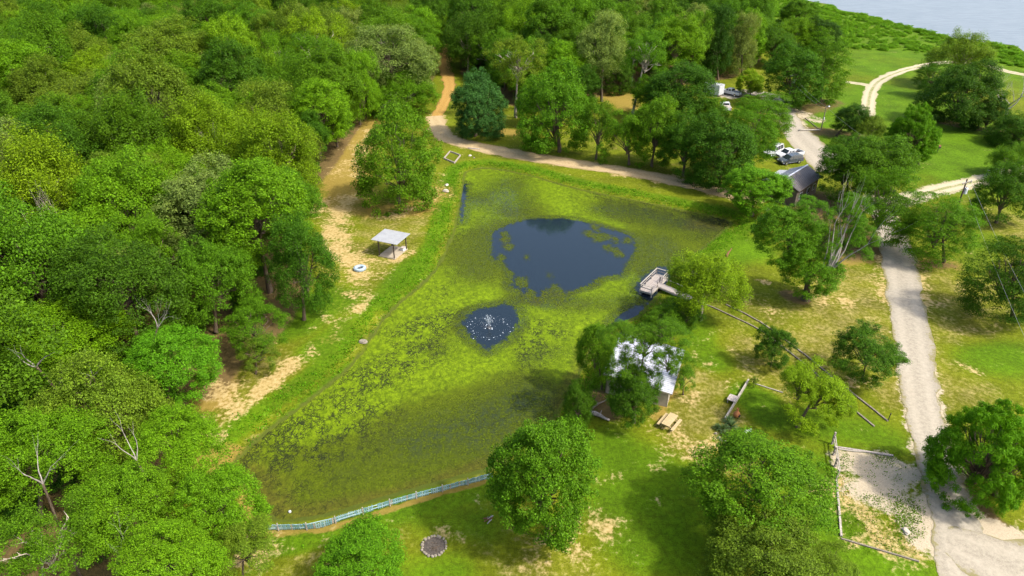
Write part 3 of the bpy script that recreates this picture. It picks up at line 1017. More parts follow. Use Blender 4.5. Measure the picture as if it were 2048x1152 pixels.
variant('pine', 21, lobes=64, lobe_r=0.24, clumps=10, clump_r=0.09, leaves=80, leaf=0.08, mat=M_NEEDLE, aspect=0.2, low=-0.75, needle=True, r0=0.025)
variant('wispy', 22, lobes=17, lobe_r=0.34, clumps=14, clump_r=0.16, leaves=46, leaf=0.05, form='open', low=-0.5, r0=0.028)

GREEN = {
    'dark': (0.030, 0.085, 0.004), 'deep': (0.045, 0.118, 0.004), 'mid': (0.070, 0.166, 0.004), 'bright': (0.102, 0.222, 0.004),
    'fresh': (0.078, 0.205, 0.005), 'olive': (0.106, 0.178, 0.010), 'pale': (0.138, 0.196, 0.038), 'blue': (0.038, 0.114, 0.022), 'gold': (0.130, 0.228, 0.004)}
COLOUR_WORD = {'dark': 'dark green', 'deep': 'deep green', 'mid': 'mid green', 'bright': 'bright green', 'fresh': 'fresh green', 'olive': 'olive green',
               'pale': 'pale olive', 'blue': 'bluish green', 'gold': 'yellow green'}
tree_rs = random.Random(5)
placed = []        # (x, y, radius) of every tree


def make_tree(name, x, y, hc, rx, rz, var, tint, label, group=None, cat_='tree', lean=0.0, dead=None, trunk_r=None, rz_rot=None, ry=None, extra=(), shift=0.0):
    crown, limbs, trunk, _ = VAR[var]
    z0 = ground_z(x, y)
    rot = tree_rs.uniform(0, 6.28) if rz_rot is None else rz_rot
    root = thing(name, (x, y, z0), rot, label, cat_, group)
    c = GREEN[tint] if isinstance(tint, str) else tint
    k = tree_rs.uniform(0.88, 1.14)
    h = tree_rs.uniform(-0.06, 0.06)
    c = (c[0] * k * (1 + h), c[1] * k, c[2] * k * (1 - h))
    hc -= z0
    tr = trunk_r or (0.046 * rx if var != 'shrub' else 0.03 * rx)
    t = bpy.data.objects.new('trunk', trunk)
    tx, ty = math.cos(-rot) * shift, math.sin(-rot) * shift
    tv = Vector((tx, ty, max(hc + rz * 0.2, 0.5)))
    t.rotation_euler = tv.to_track_quat('Z', 'Y').to_euler()
    t.scale = (tr, tr, tv.length)
    link(t, root)
    l = bpy.data.objects.new('limbs', limbs)
    sx0, sy0 = math.cos(-rot) * shift, math.sin(-rot) * shift
    l.location = (sx0, sy0, hc)
    l.scale = (rx, rx, rz)
    link(l, root)
    cr = bpy.data.objects.new('crown', crown)
    cr.location = (sx0, sy0, hc)
    cr.scale = (rx, rx if ry is None else ry, rz)
    cr.color = (*c, 1)
    link(cr, root)
    for (ex, ez, erx, erz, evar) in extra:
        ox, oy = math.cos(-rot) * ex - math.sin(-rot) * -0.3, math.sin(-rot) * ex + math.cos(-rot) * -0.3
        e = bpy.data.objects.new('crown', VAR[evar][0])
        e.location = (ox, oy, hc + ez)
        e.scale = (erx, erx, erz)
        e.color = (*c, 1)
        link(e, root)
        el = bpy.data.objects.new('limbs', VAR[evar][1])
        el.location = (ox * .8, oy * .8, hc + ez)
        el.scale = (erx, erx, erz)
        link(el, root)
    placed.append((x, y, rx))
    return root


def spec(cu, cv, rw, rh, base=None, hc=None):
    """crown seen at (cu, cv) with half sizes rw, rh -> place, crown height and radii in metres"""
    d = ray(cu, cv)
    if base is not None:
        B = G(*base)
        t = B.y / d.y
        P = Vector((d.x * t, B.y, CAM_H + d.z * t))
    else:
        P = G(cu, cv, hc)
    zc = depth(P)
    rx = rw * zc / F
    el = math.atan2(CAM_H - P.z, math.hypot(P.x, P.y))
    ext = rh * zc / F
    q = max((ext ** 2 - (rx * math.sin(el)) ** 2), (0.45 * rx) ** 2)
    rz = math.sqrt(q) / math.cos(el)
    return P.x, P.y, P.z, rx, min(rz, 1.6 * rx)


# trees that can be told apart (crown centre, half sizes, base, kind, colour, label)
TREES = [
    ('round_tree', 800, 318, 84, 102, (797, 408), 'cone', 'mid', 'large bushy green tree with a wide skirt on the sandy bank above the picnic shelter'),
    ('round_tree', 957, 214, 54, 63, (951, 274), 'maple', 'blue', 'bluish green rounded tree beside the bend of the sandy path'),
    ('tall_tree', 1036, 128, 58, 48, (1031, 236), 'elm', 'olive', 'tall open tree with a bare forked trunk standing behind the bluish rounded tree'),
    ('round_tree', 1111, 222, 74, 86, (1119, 304), 'oak2', 'mid', 'big dense green tree on the far bank whose top is mirrored in the pond'),
    ('young_tree', 1198, 258, 44, 56, (1192, 320), 'elm2', 'mid', 'slim young tree just past the big mirrored tree in the row behind the path'),
    ('young_tree', 1256, 274, 48, 50, (1258, 330), 'elm2', 'bright', 'thin yellow tipped young tree in the middle of the row behind the path'),
    ('young_tree', 1314, 258, 54, 62, (1303, 334), 'oak2', 'mid', 'leafy young tree with two thin trunks in the row behind the path'),
    ('round_tree', 1374, 290, 54, 60, (1366, 352), 'oak', 'deep', 'dark leafy tree at the driveway end of the row behind the path'),
    ('round_tree', 1358, 184, 72, 56, (1356, 262), 'oak', 'deep', 'broad dark tree hiding the white box trailer'),
    ('round_tree', 1440, 300, 72, 68, (1438, 372), 'oak2', 'deep', 'broad dark tree between the pond path and the parked van'),
    ('round_tree', 1502, 268, 48, 60, (1498, 345), 'spray', 'mid', 'feathery green tree overhanging the parked white van'),
    ('round_tree', 1524, 234, 54, 46, (1528, 296), 'spray', 'mid', 'drooping tree whose boughs hang over the gravel driveway'),
    ('round_tree', 1508, 374, 62, 43, (1504, 432), 'maple', 'fresh', 'vivid fresh green low tree beside the brown metal roof'),
    ('small_tree', 1501, 164, 27, 22, (1500, 192), 'maple', 'gold', 'small yellow green tree beyond the upper white pickup'),
    ('understory_tree', 1160, 172, 42, 40, (1160, 222), 'oak2', 'deep', 'dark low tree in the shade behind the big mirrored tree'),
    ('understory_tree', 1238, 148, 34, 34, (1240, 186), 'oak', 'deep', 'dark low tree between the long bare trunk and the leaning trunk'),
    ('understory_tree', 1300, 190, 38, 36, (1300, 236), 'oak2', 'mid', 'bushy low tree filling the gap behind the leaning trunk'),
    ('understory_tree', 1070, 205, 36, 38, (1068, 252), 'oak', 'mid', 'leafy low tree at the foot of the tall open tree'),
    ('understory_tree', 1416, 232, 40, 36, (1414, 276), 'oak2', 'mid', 'leafy low tree between the driveway and the row behind the path'),
    ('tall_tree', 1204, 88, 52, 58, (1203, 203), 'tall', 'pale', 'tall pale olive tree with a long bare trunk at the edge of the woods'),
    ('tall_tree', 1292, 112, 50, 46, (1265, 229), 'elm', 'mid', 'tall tree on a thin leaning trunk in front of the woods'),
    ('round_tree', 1352, 86, 52, 50, (1350, 185), 'oak', 'bright', 'bright yellow green tall tree at the corner of the woods'),
    ('tall_tree', 1430, 82, 40, 66, (1436, 160), 'tall', 'dark', 'tall dark greyish tree by the woods edge above the box trailer'),
    ('tall_tree', 1482, 88, 36, 56, (1484, 152), 'tall', 'pale', 'tall pale leaved tree next to the dark greyish one'),
    ('round_tree', 1588, 150, 58, 58, (1586, 216), 'oak2', 'deep', 'dark broad tree behind the transformer pole'),
    ('round_tree', 1648, 138, 48, 68, (1640, 206), 'spray', 'mid', 'tall feathery tree at the end of the clump by the loop track spur'),
    ('round_tree', 1550, 92, 42, 36, (1552, 132), 'oak', 'deep', 'round dark tree at the back of the clump behind the transformer pole'),
    ('round_tree', 1640, 66, 42, 28, (1642, 96), 'oak2', 'dark', 'small dark tree on the marsh edge behind the clump'),
    ('round_tree', 1598, 24, 38, 24, (1598, 50), 'oak2', 'mid', 'lone round tree near the lake on the marsh meadow'),
    ('round_tree', 1590, 62, 40, 26, (1590, 96), 'dome', 'bright', 'light green spreading tree on the marsh edge behind the clump'),
    ('small_tree', 1703, 238, 35, 29, (1672, 272), 'oak', 'dark', 'small dark tree on a leaning trunk beside the loop track'),
    ('small_tree', 1742, 256, 30, 24, (1742, 284), 'dome', 'olive', 'light olive small tree next to the small leaning one'),
    ('pine_tree', 1826, 270, 46, 56, (1836, 330), 'pine', 'mid', 'round topped dense pine on the bright lawn near the grill'),
    ('round_tree', 1694, 334, 58, 54, (1694, 404), 'oak', 'deep', 'dark green tree shading the brown metal roof'),
    ('round_tree', 1752, 330, 74, 58, (1752, 412), 'oak2', 'mid', 'large green tree behind the road junction'),
    ('round_tree', 1768, 412, 62, 76, (1738, 492), 'spray', 'mid', 'large drooping tree overhanging the top of the gravel road'),
    ('oak_tree', 1618, 532, 62, 52, (1611, 600), 'oak2', 'mid', 'big ragged oak with a stout trunk and a bare grey half', [(1566, 462, 64, 56, 'oak2'), (1612, 428, 46, 34, 'elm2'), (1700, 420, 38, 32, 'elm2'), (1712, 484, 38, 38, 'elm2'), (1640, 470, 40, 40, 'wispy')]),
    ('round_tree', 1880, 456, 64, 66, (1888, 525), 'spray', 'mid', 'drooping conical tree in front of the power pole beside the gravel road'),
    ('round_tree', 2012, 386, 52, 60, (1992, 446), 'oak', 'deep', 'dark tree on a short visible trunk beyond the power lines'),
    ('round_tree', 2022, 556, 76, 82, (2024, 640), 'spray', 'deep', 'dark feathery tree under the power lines'),
    ('round_tree', 1926, 112, 58, 42, (1924, 175), 'dome', 'olive', 'olive topped tree behind the dark lawn tree near the lake'),
    ('round_tree', 1928, 192, 70, 64, (1926, 250), 'oak2', 'dark', 'large dark tree standing alone inside the loop track'),
    ('small_tree', 1866, 158, 32, 30, (1845, 194), 'spray', 'deep', 'small leaning tree at the flank of the large dark lawn tree'),
    ('small_tree', 1978, 232, 34, 32, (1948, 262), 'oak', 'dark', 'low dark tree at the foot of the dead grey tree'),
    ('round_tree', 2032, 268, 52, 40, (1992, 288), 'oak', 'deep', 'dark lawn tree just in front of the dead grey tree'),
    ('round_tree', 2034, 322, 46, 36, (2030, 356), 'dome', 'mid', 'mid green tree behind the white rail fence'),
    ('round_shrub', 1548, 691, 37, 41, (1541, 733), 'shrub', 'deep', 'small egg shaped dark tree growing between the timber edgings'),
    ('round_shrub', 1736, 705, 66, 50, (1724, 762), 'shrub', 'deep', 'low rounded dark tree on the lawn beside the gravel road'),
    ('round_tree', 1636, 786, 74, 62, (1594, 854), 'elm2', 'gold', 'open two lobed yellow green tree over the end of the timber edgings', [(1596, 772, 46, 44, 'elm2'), (1674, 800, 44, 38, 'elm2')]),
    ('round_tree', 1412, 556, 76, 58, (1400, 640), 'dome', 'gold', 'bright yellow green tree over the dock walkway'),
    ('round_tree', 1085, 954, 107, 118, (1096, 1078), 'maple', 'mid', 'big round dense green tree at the end of the teal fence'),
    ('round_tree', 722, 1122, 84, 56, (724, 1195), 'maple', 'fresh', 'fresh green round tree cut by the frame below the teal fence'),
    ('round_tree', 1526, 964, 130, 104, (1526, 1066), 'cone', 'mid', 'large spreading tree beside the fenced gravel patch'),
    ('round_tree', 1525, 1118, 116, 66, (1532, 1190), 'oak', 'olive', 'olive green tree at the lower corner below the large spreading tree'),
    ('small_tree', 1664, 1132, 54, 36, (1664, 1172), 'elm2', 'olive', 'small olive tree beside the thin timber of the gravel patch'),
    ('pine_tree', 1974, 910, 94, 106, (1992, 992), 'pine', 'fresh', 'large tufted pine leaning over the gravel road'),
    ('shore_bush', 1158, 808, 32, 40, (1164, 846), 'shrub', 'deep', 'dark bush at the pond edge behind the fallen logs'),
    ('shore_bush', 1330, 640, 38, 30, (1330, 664), 'shrub', 'mid', 'leafy bush on the bank under the dock walkway'),
    ('shore_bush', 1372, 630, 34, 26, (1372, 652), 'shrub', 'deep', 'dark bush between the dock walkway and the timber edging'),
    ('shore_bush', 1508, 762, 10, 11, (1508, 773), 'wispy', 'olive', 'tiny thin bush at the corner of the garden wall'),
    # the tree grown over the cabin, in separate stems
    ('round_tree', 1192, 700, 40, 56, (1204, 778), 'oak2', 'mid', 'dense tree between the cabin and the pond'),
    ('round_tree', 1268, 786, 52, 58, (1268, 846), 'oak', 'deep', 'dark bushy tree at the near corner of the white roofed cabin'),
    ('round_tree', 1290, 690, 50, 44, (1268, 838), 'wispy', 'mid', 'thin branched tree spreading over the white cabin roof', [(1340, 664, 48, 28, 'wispy'), (1236, 664, 44, 30, 'elm2'), (1258, 736, 46, 42, 'wispy'), (1350, 718, 44, 40, 'wispy')]),
    ('round_tree', 1366, 752, 28, 38, (1366, 790), 'wispy', 'mid', 'sparse small tree at the outer side of the cabin'),
    # woods edge and near woods
    ('forest_tree', 132, 500, 100, 86, (178, 612), 'elm', 'bright', 'bright airy tree with a pale forked trunk inside the near woods'),
    ('forest_tree', 296, 505, 72, 82, (300, 615), 'elm2', 'bright', 'fresh leaved tree right beside the pale forked trunk'),
    ('forest_tree', 430, 560, 78, 82, (432, 668), 'oak', 'mid', 'round woods edge tree with a dark stout trunk over the brown clearing'),
    ('forest_tree', 606, 528, 66, 94, (608, 640), 'tall', 'deep', 'dark glossy tree at the tip of the woods beside the sandy bank'),
    ('forest_tree', 545, 400, 52, 48, (545, 470), 'oak2', 'bright', 'bright tree at the woods edge level with the orange dirt patch'),
    ('forest_tree', 506, 655, 64, 52, (520, 720), 'elm2', 'mid', 'leafy tree at the edge of the brown clearing'),
    ('small_tree', 514, 705, 42, 36, (512, 748), 'wispy', 'olive', 'thin small tree on a dark stump standing before the woods'),
    ('forest_tree', 130, 668, 112, 66, (120, 800), 'dome', 'bright', 'wide layered yellow green tree under the dead white snag'),
    ('forest_tree', 340, 720, 88, 74, (336, 830), 'oak2', 'fresh', 'dense vivid green tree below the brown clearing'),
    ('forest_tree', 90, 900, 110, 92, (80, 1040), 'oak', 'bright', 'broad bright tree in the near woods'),
    ('forest_tree', 356, 890, 84, 72, (352, 1006), 'oak', 'bright', 'bright tree with a thin white dead stem by the pond corner'),
    ('forest_tree', 436, 1006, 86, 78, (428, 1112), 'oak2', 'bright', 'bright tree reaching over the pond corner'),
    ('forest_tree', 240, 1010, 92, 84, (236, 1150), 'oak2', 'bright', 'open tree with pale limbs two crowns back from the pond corner'),
    ('forest_tree', 488, 1100, 76, 54, (486, 1194), 'elm2', 'olive', 'leafy tree covering the hidden end of the teal fence'),
    ('forest_tree', 330, 1130, 100, 72, (330, 1270), 'oak2', 'bright', 'bright crowded tree cut by the lower frame edge'),
    ('forest_tree', 90, 1100, 104, 92, (90, 1260), 'elm', 'mid', 'crowded tree in the lowest corner of the woods'),
    ('forest_tree', 44, 168, 48, 28, (44, 226), 'oak', 'blue', 'bluish green rounded crown among the yellower woods'),
    ('forest_tree', 560, 130, 34, 22, (560, 190), 'elm', 'bright', 'pale limbed light crown in the middle of the woods'),
    ('forest_tree', 350, 100, 88, 54, (352, 212), 'oak', 'olive', 'very large olive crown rising above the woods'),
    ('forest_tree', 165, 205, 92, 48, (168, 300), 'dome', 'olive', 'wide olive domed crown in the woods'),
    ('forest_tree', 780, 116, 82, 58, (770, 212), 'tall', 'pale', 'tall pale olive crown at the woods edge above the trail'),
    ('forest_tree', 806, 186, 66, 40, (752, 226), 'dome', 'mid', 'spreading dark trunked tree at the head of the sandy clearing'),
    ('forest_tree', 722, 170, 40, 78, (720, 250), 'tall', 'bright', 'light green narrow tree beside the spreading dark trunked one'),
    ('forest_tree', 640, 215, 60, 56, (640, 320), 'oak2', 'bright', 'bright crown bordering the top of the sandy clearing'),
    ('forest_tree', 566, 305, 70, 62, (572, 385), 'dome', 'olive', 'olive crown over a brown gap at the sandy clearing'),
    ('forest_tree', 450, 225, 66, 52, (452, 310), 'oak', 'bright', 'bright bushy crown two rows back from the sandy clearing'),
    ('forest_tree', 260, 360, 92, 62, (262, 470), 'oak2', 'olive', 'large olive crown in the middle of the near woods'),
    ('forest_tree', 350, 350, 54, 60, (352, 440), 'oak', 'bright', 'light green crown beside the large olive one'),
    ('forest_tree', 450, 390, 60, 52, (452, 470), 'elm', 'deep', 'dark thin crown with pale dead twigs'),
]
labels_used = set()
for (nm, cu, cv, rw, rh, base, var, tint, lab, *more) in TREES:
    x, y, hc, rx, rz = spec(cu, cv, rw, rh, base)
    ex = []
    for (eu, ev, ew, eh, evar) in (more[0] if more else ()):
        X_, Y_, H_, RX_, RZ_ = spec(eu, ev, ew, eh, base)
        ex.append((X_ - (G(*base).x if base else x), H_ - hc, RX_, RZ_, evar))
    kind = 'bush' if 'bush' in nm else 'shrub' if 'shrub' in nm else 'tree'
    bx_ = G(*base).x if base else x
    make_tree(nm, bx_, y, hc, rx, rz, var, tint, lab, 'trees of the dense woods' if nm == 'forest_tree' else None, kind,
              trunk_r=0.42 if nm == 'oak_tree' else None, extra=ex, shift=x - bx_)

# ------------------------------------------------------------------ the woods: every crown a tree of its own near the camera
wood_rs = np.random.RandomState(77)
avoid = [(p[0], p[1], p[2]) for p in placed]


def fits(x, y, r, k=0.72):
    for (a, b_, c) in avoid:
        if (a - x) ** 2 + (b_ - y) ** 2 < ((r + c) * k) ** 2: return False
    return True


cand = []
for poly in (forest_poly, north_poly):
    x0, x1 = max(poly[:, 0].min(), -330), min(poly[:, 0].max(), 330)
    y0, y1 = max(poly[:, 1].min(), 28), min(poly[:, 1].max(), 470)
    n = int((x1 - x0) * (y1 - y0) / 3.5)
    px_, py_ = wood_rs.uniform(x0, x1, n), wood_rs.uniform(y0, y1, n)
    dd = sdist(poly, px_, py_)
    for x, y, d in zip(px_[dd < -1.5], py_[dd < -1.5], dd[dd < -1.5]):
        u, v = proj(Vector((x, y, 6)))
        if -160 < u < 2150 and -60 < v < 1330: cand.append((x, y, d))
cand.sort(key=lambda c: 0)
order = wood_rs.permutation(len(cand))
woods = []
for rbig in (6.4, 5.2, 4.3, 3.4):
    for i in order:
        x, y, d = cand[i]
        r = rbig * (0.9 + 0.2 * ((i * 7919) % 97) / 97.0)
        if -d < r * 0.42: continue
        if fits(x, y, r, 0.76 if rbig > 4 else 0.80):
            avoid.append((x, y, r))
            woods.append((x, y, r))
woods.sort(key=lambda t: t[1])
n_single = 300 - sum(1 for t in TREES if t[0] == 'forest_tree')
inview = [t for t in woods if 0 <= proj(Vector((t[0], t[1], 7)))[0] <= 2048 and -20 <= proj(Vector((t[0], t[1], 7)))[1] <= 1175]
single = set(inview[:n_single])
far_trees = [t for t in woods if t not in single]

ZONES = [  # (where, pixel centre of the tree tops)
    ('in the lowest corner of the woods', 130, 1040), ('in the woods by the pond corner', 380, 980), ('in the woods behind the dead white snag', 130, 800), ('in the woods below the brown clearing', 330, 800),
    ('in the woods by the pale forked trunk', 60, 560), ('in the woods above the brown clearing', 380, 640), ('in the woods by the dark glossy tree', 520, 520),
    ('in the middle of the near woods', 200, 420), ('in the woods facing the orange dirt', 480, 420), ('in the woods at the frame edge', 40, 330), ('in the woods past the large olive crown', 300, 280),
    ('in the woods beside the sandy clearing', 600, 300), ('in the woods below the bluish crown', 60, 230), ('in the woods by the very large olive crown', 330, 180), ('in the woods above the sandy clearing', 560, 210),
    ('in the woods past the bluish crown', 80, 110), ('in the far woods over olive crowns', 260, 60), ('in the far woods left of the trail', 480, 100), ('in the far woods above the spreading tree', 680, 110),
    ('in the woods along the orange trail', 850, 110), ('in the woods across the orange trail', 960, 110), ('in the woods behind the tall open tree', 1060, 90), ('in the woods by the tall pale trunk', 1180, 110),
    ('in the woods behind the leaning trunk', 1290, 70), ('in the woods above the box trailer', 1420, 90), ('in the back woods near the marsh', 1440, 30), ('at the far back of the woods', 900, 30), ('in the back woods past the pale trunk', 1180, 30)]
VARW = {'oak': 'rounded', 'oak2': 'bushy', 'maple': 'dense', 'dome': 'spreading', 'elm': 'open', 'elm2': 'ragged', 'tall': 'tall', 'spray': 'feathery', 'cone': 'pointed'}
tint_pool = ['mid', 'mid', 'mid', 'bright', 'bright', 'olive', 'olive', 'mid', 'gold', 'pale', 'deep', 'deep']
info = []
for (x, y, r) in sorted(single, key=lambda t: t[1]):
    var = wood_rs.choice(['oak', 'oak', 'oak2', 'oak2', 'dome', 'elm', 'elm2', 'tall', 'maple', 'cone'])
    u, v = proj(Vector((x, y, 8)))
    pool = tint_pool if u < 820 else ['mid', 'mid', 'deep', 'deep', 'mid', 'bright', 'pale', 'bright']
    tint = wood_rs.choice(pool)
    zone = min(ZONES, key=lambda z: math.hypot(z[1] - u, (z[2] - v) * 1.5))[0]
    info.append([x, y, r, var, tint, zone, u, v])
groups = {}
for t in info: groups.setdefault((VARW[t[3]], COLOUR_WORD[t[4]], t[5]), []).append(t)
ORD = ['first', 'second', 'third', 'fourth', 'fifth', 'sixth', 'seventh', 'eighth', 'ninth', 'tenth']
for (vw, cw, zone), ts in groups.items():
    ts.sort(key=lambda t: t[6])
    for i, t in enumerate(ts):
        if len(ts) == 1: lab = '%s %s tree %s' % (vw, cw, zone)
        elif len(ts) == 2: lab = '%s %s tree %s, %s of two' % (vw, cw, zone, ('leftmost', 'rightmost')[i])
        else: lab = '%s %s tree %s, %s from left' % (vw, cw, zone, ORD[i])
        x, y, r, var, tint = t[:5]
        rz = r * wood_rs.uniform(0.9, 1.3)
        hc = rz + wood_rs.uniform(1.0, 5.6)
        make_tree('forest_tree', x, y, hc, r * 1.08, rz, var, tint, lab, 'trees of the dense woods')


# ------------------------------------------------------------------ masses nobody could count: real geometry scattered by geometry nodes
def scatter(name, pts, sizes, sources, label, tint=(0.066, 0.150, 0.005), flat=1.0, seed=3):
    """pts (n,3); one of the source objects stands at each, turned and scaled"""
    pts = np.asarray(pts, np.float32)
    me = bpy.data.meshes.new(name)
    me.vertices.add(len(pts))
    me.vertices.foreach_set('co', pts.ravel())
    rs = np.random.RandomState(seed)
    me.attributes.new('size', 'FLOAT', 'POINT').data.foreach_set('value', np.asarray(sizes, np.float32))
    me.attributes.new('turn', 'FLOAT', 'POINT').data.foreach_set('value', rs.uniform(0, 6.28, len(pts)).astype(np.float32))
    me.attributes.new('pick', 'INT', 'POINT').data.foreach_set('value', rs.randint(0, len(sources), len(pts)).astype(np.int32))
    o = bpy.data.objects.new(name, me)
    o.color = (*tint, 1)
    link(o)
    ng = bpy.data.node_groups.new(name, 'GeometryNodeTree')
    ng.interface.new_socket('Geometry', in_out='INPUT', socket_type='NodeSocketGeometry')
    ng.interface.new_socket('Geometry', in_out='OUTPUT', socket_type='NodeSocketGeometry')
    N, L = ng.nodes, ng.links
    gi, go = N.new('NodeGroupInput'), N.new('NodeGroupOutput')
    inst = N.new('GeometryNodeInstanceOnPoints')
    jn = N.new('GeometryNodeGeometryToInstance')
    for s in reversed(sources):
        ob = N.new('GeometryNodeObjectInfo')
        ob.transform_space = 'ORIGINAL'
        ob.inputs['Object'].default_value = s
        ob.inputs['As Instance'].default_value = True
        L.new(ob.outputs['Geometry'], jn.inputs[0])

    def named(attr, typ):
        nd = N.new('GeometryNodeInputNamedAttribute')
        nd.data_type = typ
        nd.inputs['Name'].default_value = attr
        return nd.outputs[0]
    L.new(gi.outputs[0], inst.inputs['Points'])
    L.new(jn.outputs[0], inst.inputs['Instance'])
    inst.inputs['Pick Instance'].default_value = True
    L.new(named('pick', 'INT'), inst.inputs['Instance Index'])
    cx_ = N.new('ShaderNodeCombineXYZ')
    L.new(named('turn', 'FLOAT'), cx_.inputs[2])
    L.new(cx_.outputs[0], inst.inputs['Rotation'])
    cs = N.new('ShaderNodeCombineXYZ')
    sz = named('size', 'FLOAT')
    mu = N.new('ShaderNodeMath'); mu.operation = 'MULTIPLY'; mu.inputs[1].default_value = flat
    L.new(sz, mu.inputs[0])
    L.new(sz, cs.inputs[0]); L.new(sz, cs.inputs[1]); L.new(mu.outputs[0], cs.inputs[2])
    L.new(cs.outputs[0], inst.inputs['Scale'])
    L.new(inst.outputs[0], go.inputs[0])
    md = o.modifiers.new('scatter', 'NODES')
    md.node_group = ng
    return tag(o, label, kind='stuff')


def crowns_of(name, n=8):
    out, seen = [], set()
    for o in col.objects:
        if o.name.startswith(name) and o.parent is None:
            for c in o.children:
                if c.name.startswith('crown'):
                    k = c.data.name + str(round(c.color[0], 2))
                    if k not in seen:
                        seen.add(k)
                        out.append(c)
        if len(out) >= n: break
    return out


fc = crowns_of('forest_tree', 14)
scatter('far_woods', [(x, y, r * 1.0 + 2.6) for x, y, r in far_trees], [r * (1.0 + 0.3 * ((i * 31) % 17) / 17) for i, (x, y, r) in enumerate(far_trees)], fc, 'far part of the woods reading as one green mass', seed=4)
# undergrowth between the trunks
ug, us = [], []
for poly in (forest_poly, north_poly):
    x0, x1 = max(poly[:, 0].min(), -150), min(poly[:, 0].max(), 130)
    px_, py_ = wood_rs.uniform(x0, x1, 2600), wood_rs.uniform(30, 240, 2600)
    dd = sdist(poly, px_, py_)
    dens = 0.5 if poly is forest_poly else 0.14
    for x, y, d in zip(px_, py_, dd):
        if d < -3.0 and wood_rs.rand() < dens:
            s = wood_rs.uniform(0.9, 2.1)
            ug.append((x, y, s * 0.55)); us.append(s)
scatter('undergrowth', ug, us, fc[:5], 'leafy undergrowth between the trunks of the woods', tint=(0.05, 0.135, 0.008), seed=6, flat=0.85)
# brush on the marsh between lawn and lake
mp_ = [(1475, -14), (1500, 20), (1530, 55), (1590, 100), (1690, 98), (1780, 102), (1825, 104), (1850, 116), (1900, 118), (1990, 126), (2060, 140), (2200, 170)]
top_ = [(2200, 150), (2055, 108), (2028, 93), (1973, 87), (1910, 77), (1848, 61), (1785, 46), (1724, 29), (1682, 22), (1660, 11), (1615, 3), (1560, -14)]
marsh = np.array([(p.x, p.y) for p in [G(u, v) for u, v in mp_ + top_]])
px_, py_ = wood_rs.uniform(60, 330, 16000), wood_rs.uniform(120, 440, 16000)
dd = sdist(marsh, px_, py_)
shore_d = sdist(lake_poly, px_, py_)
mk, msz = [], []
for x, y, d, sd in zip(px_, py_, dd, shore_d):
    if d < -0.5:
        u, v = proj(Vector((x, y, 0)))
        s = wood_rs.uniform(0.7, 1.5) * (1.5 if sd < 9 else 1.0)
        if wood_rs.rand() < (1.0 if sd < 14 else 0.8):
            mk.append((x, y, s * 0.18 + LAKE_Z * (1 - float(sm(np.array([sd]), 0, 14)[0])) * 0.8)); msz.append(s)
brush_src = [c for c in fc if c.color[1] > 0.14][:5] or fc[:3]
scatter('marsh_brush', mk, msz, brush_src, 'bright green marsh brush along the lake shore', tint=(0.120, 0.270, 0.006), seed=8, flat=0.55)


def blades(name, pts, hgt, tints, mat, label, seed=1, spread=0.25, wide=0.07, per=10):
    """upright tufts of grass and weeds, each blade a leaf shaped face"""
    rs = np.random.RandomState(seed)
    pts = np.repeat(np.asarray(pts, float), per, 0)
    h = np.repeat(np.asarray(hgt, float), per) * (0.5 + 0.7 * rs.rand(len(pts)))
    off = rs.randn(len(pts), 2) * spread
    base = pts.copy()
    base[:, :2] += off
    a = rs.rand(len(pts)) * 6.28
    lean = np.stack([np.cos(a), np.sin(a)], 1) * (0.35 + 0.5 * rs.rand(len(pts)))[:, None]
    tip = base.copy()
    tip[:, :2] += lean * h[:, None]
    tip[:, 2] += h
    s = np.stack([-np.sin(a), np.cos(a), np.zeros(len(a))], 1) * wide * (0.6 + 0.8 * rs.rand(len(a)))[:, None]
    midp = base * 0.45 + tip * 0.55
    midp[:, 2] += h * 0.12
    V = np.stack([base, midp + s, tip, midp - s], 1).reshape(-1, 3)
    k = np.arange(len(pts))[:, None] * 4
    Fc = np.concatenate([k + np.array([[0, 1, 2]]), k + np.array([[0, 2, 3]])])
    o = bpy.data.objects.new(name, np_mesh(name, V, Fc, mat, 3))
    link(o)
    o.color = (*tints, 1)
    return tag(o, label, kind='stuff')


M_BLADE = leaf_material('grass_blade', 0.45, 0.2, 0.3)
rs = np.random.RandomState(9)
gx_, gy_ = rs.uniform(pond_poly[:, 0].min() - 6, pond_poly[:, 0].max() + 6, 60000), rs.uniform(pond_poly[:, 1].min() - 6, pond_poly[:, 1].max() + 6, 60000)
d_ = sdist(pond_poly, gx_, gy_)
# the mown dam at the near end has no tall grass
nearend = np.array([(p.x, p.y) for p in [G(480, 1010), G(560, 1075), G(700, 1050), G(980, 965), G(1080, 900), G(960, 940), G(700, 1015), G(560, 1040)]])
ok = (d_ > -0.1) & (d_ < 3.0 + 0.8 * np.sin(gx_ * 0.4)) & (sdist(nearend, gx_, gy_) > 1.0) & (rs.rand(len(gx_)) < np.where(d_ < 2.4, 1.0, 0.35))
W_ = np.stack([gx_[ok], gy_[ok], POND_Z * (1 - sm(d_[ok], -0.9, 2.8)) - 0.02], 1)
blades('shore_grass', W_, rs.uniform(0.06, 0.22, len(W_)), (0.072, 0.195, 0.004), M_BLADE, 'tall bright green grass and weeds fringing the pond', 4, per=5)
# weeds in the fenced gravel patch and rough tufts in the lawns
wp, wh = [], []
for (u0, v0, u1, v1, n_) in [(1680, 990, 1830, 1105, 260), (1790, 1000, 1845, 1075, 200), (1680, 910, 1700, 990, 60), (1740, 905, 1800, 930, 60), (1730, 930, 1830, 1010, 45)]:
    for i in range(n_):
        p = G(rs.uniform(u0, u1), rs.uniform(v0, v1))
        wp.append(p); wh.append(rs.uniform(0.04, 0.11))
blades('gravel_weeds', wp, wh, (0.105, 0.210, 0.008), M_BLADE, 'low weeds growing through the fenced gravel patch', 5, 0.22, 0.05, 9)

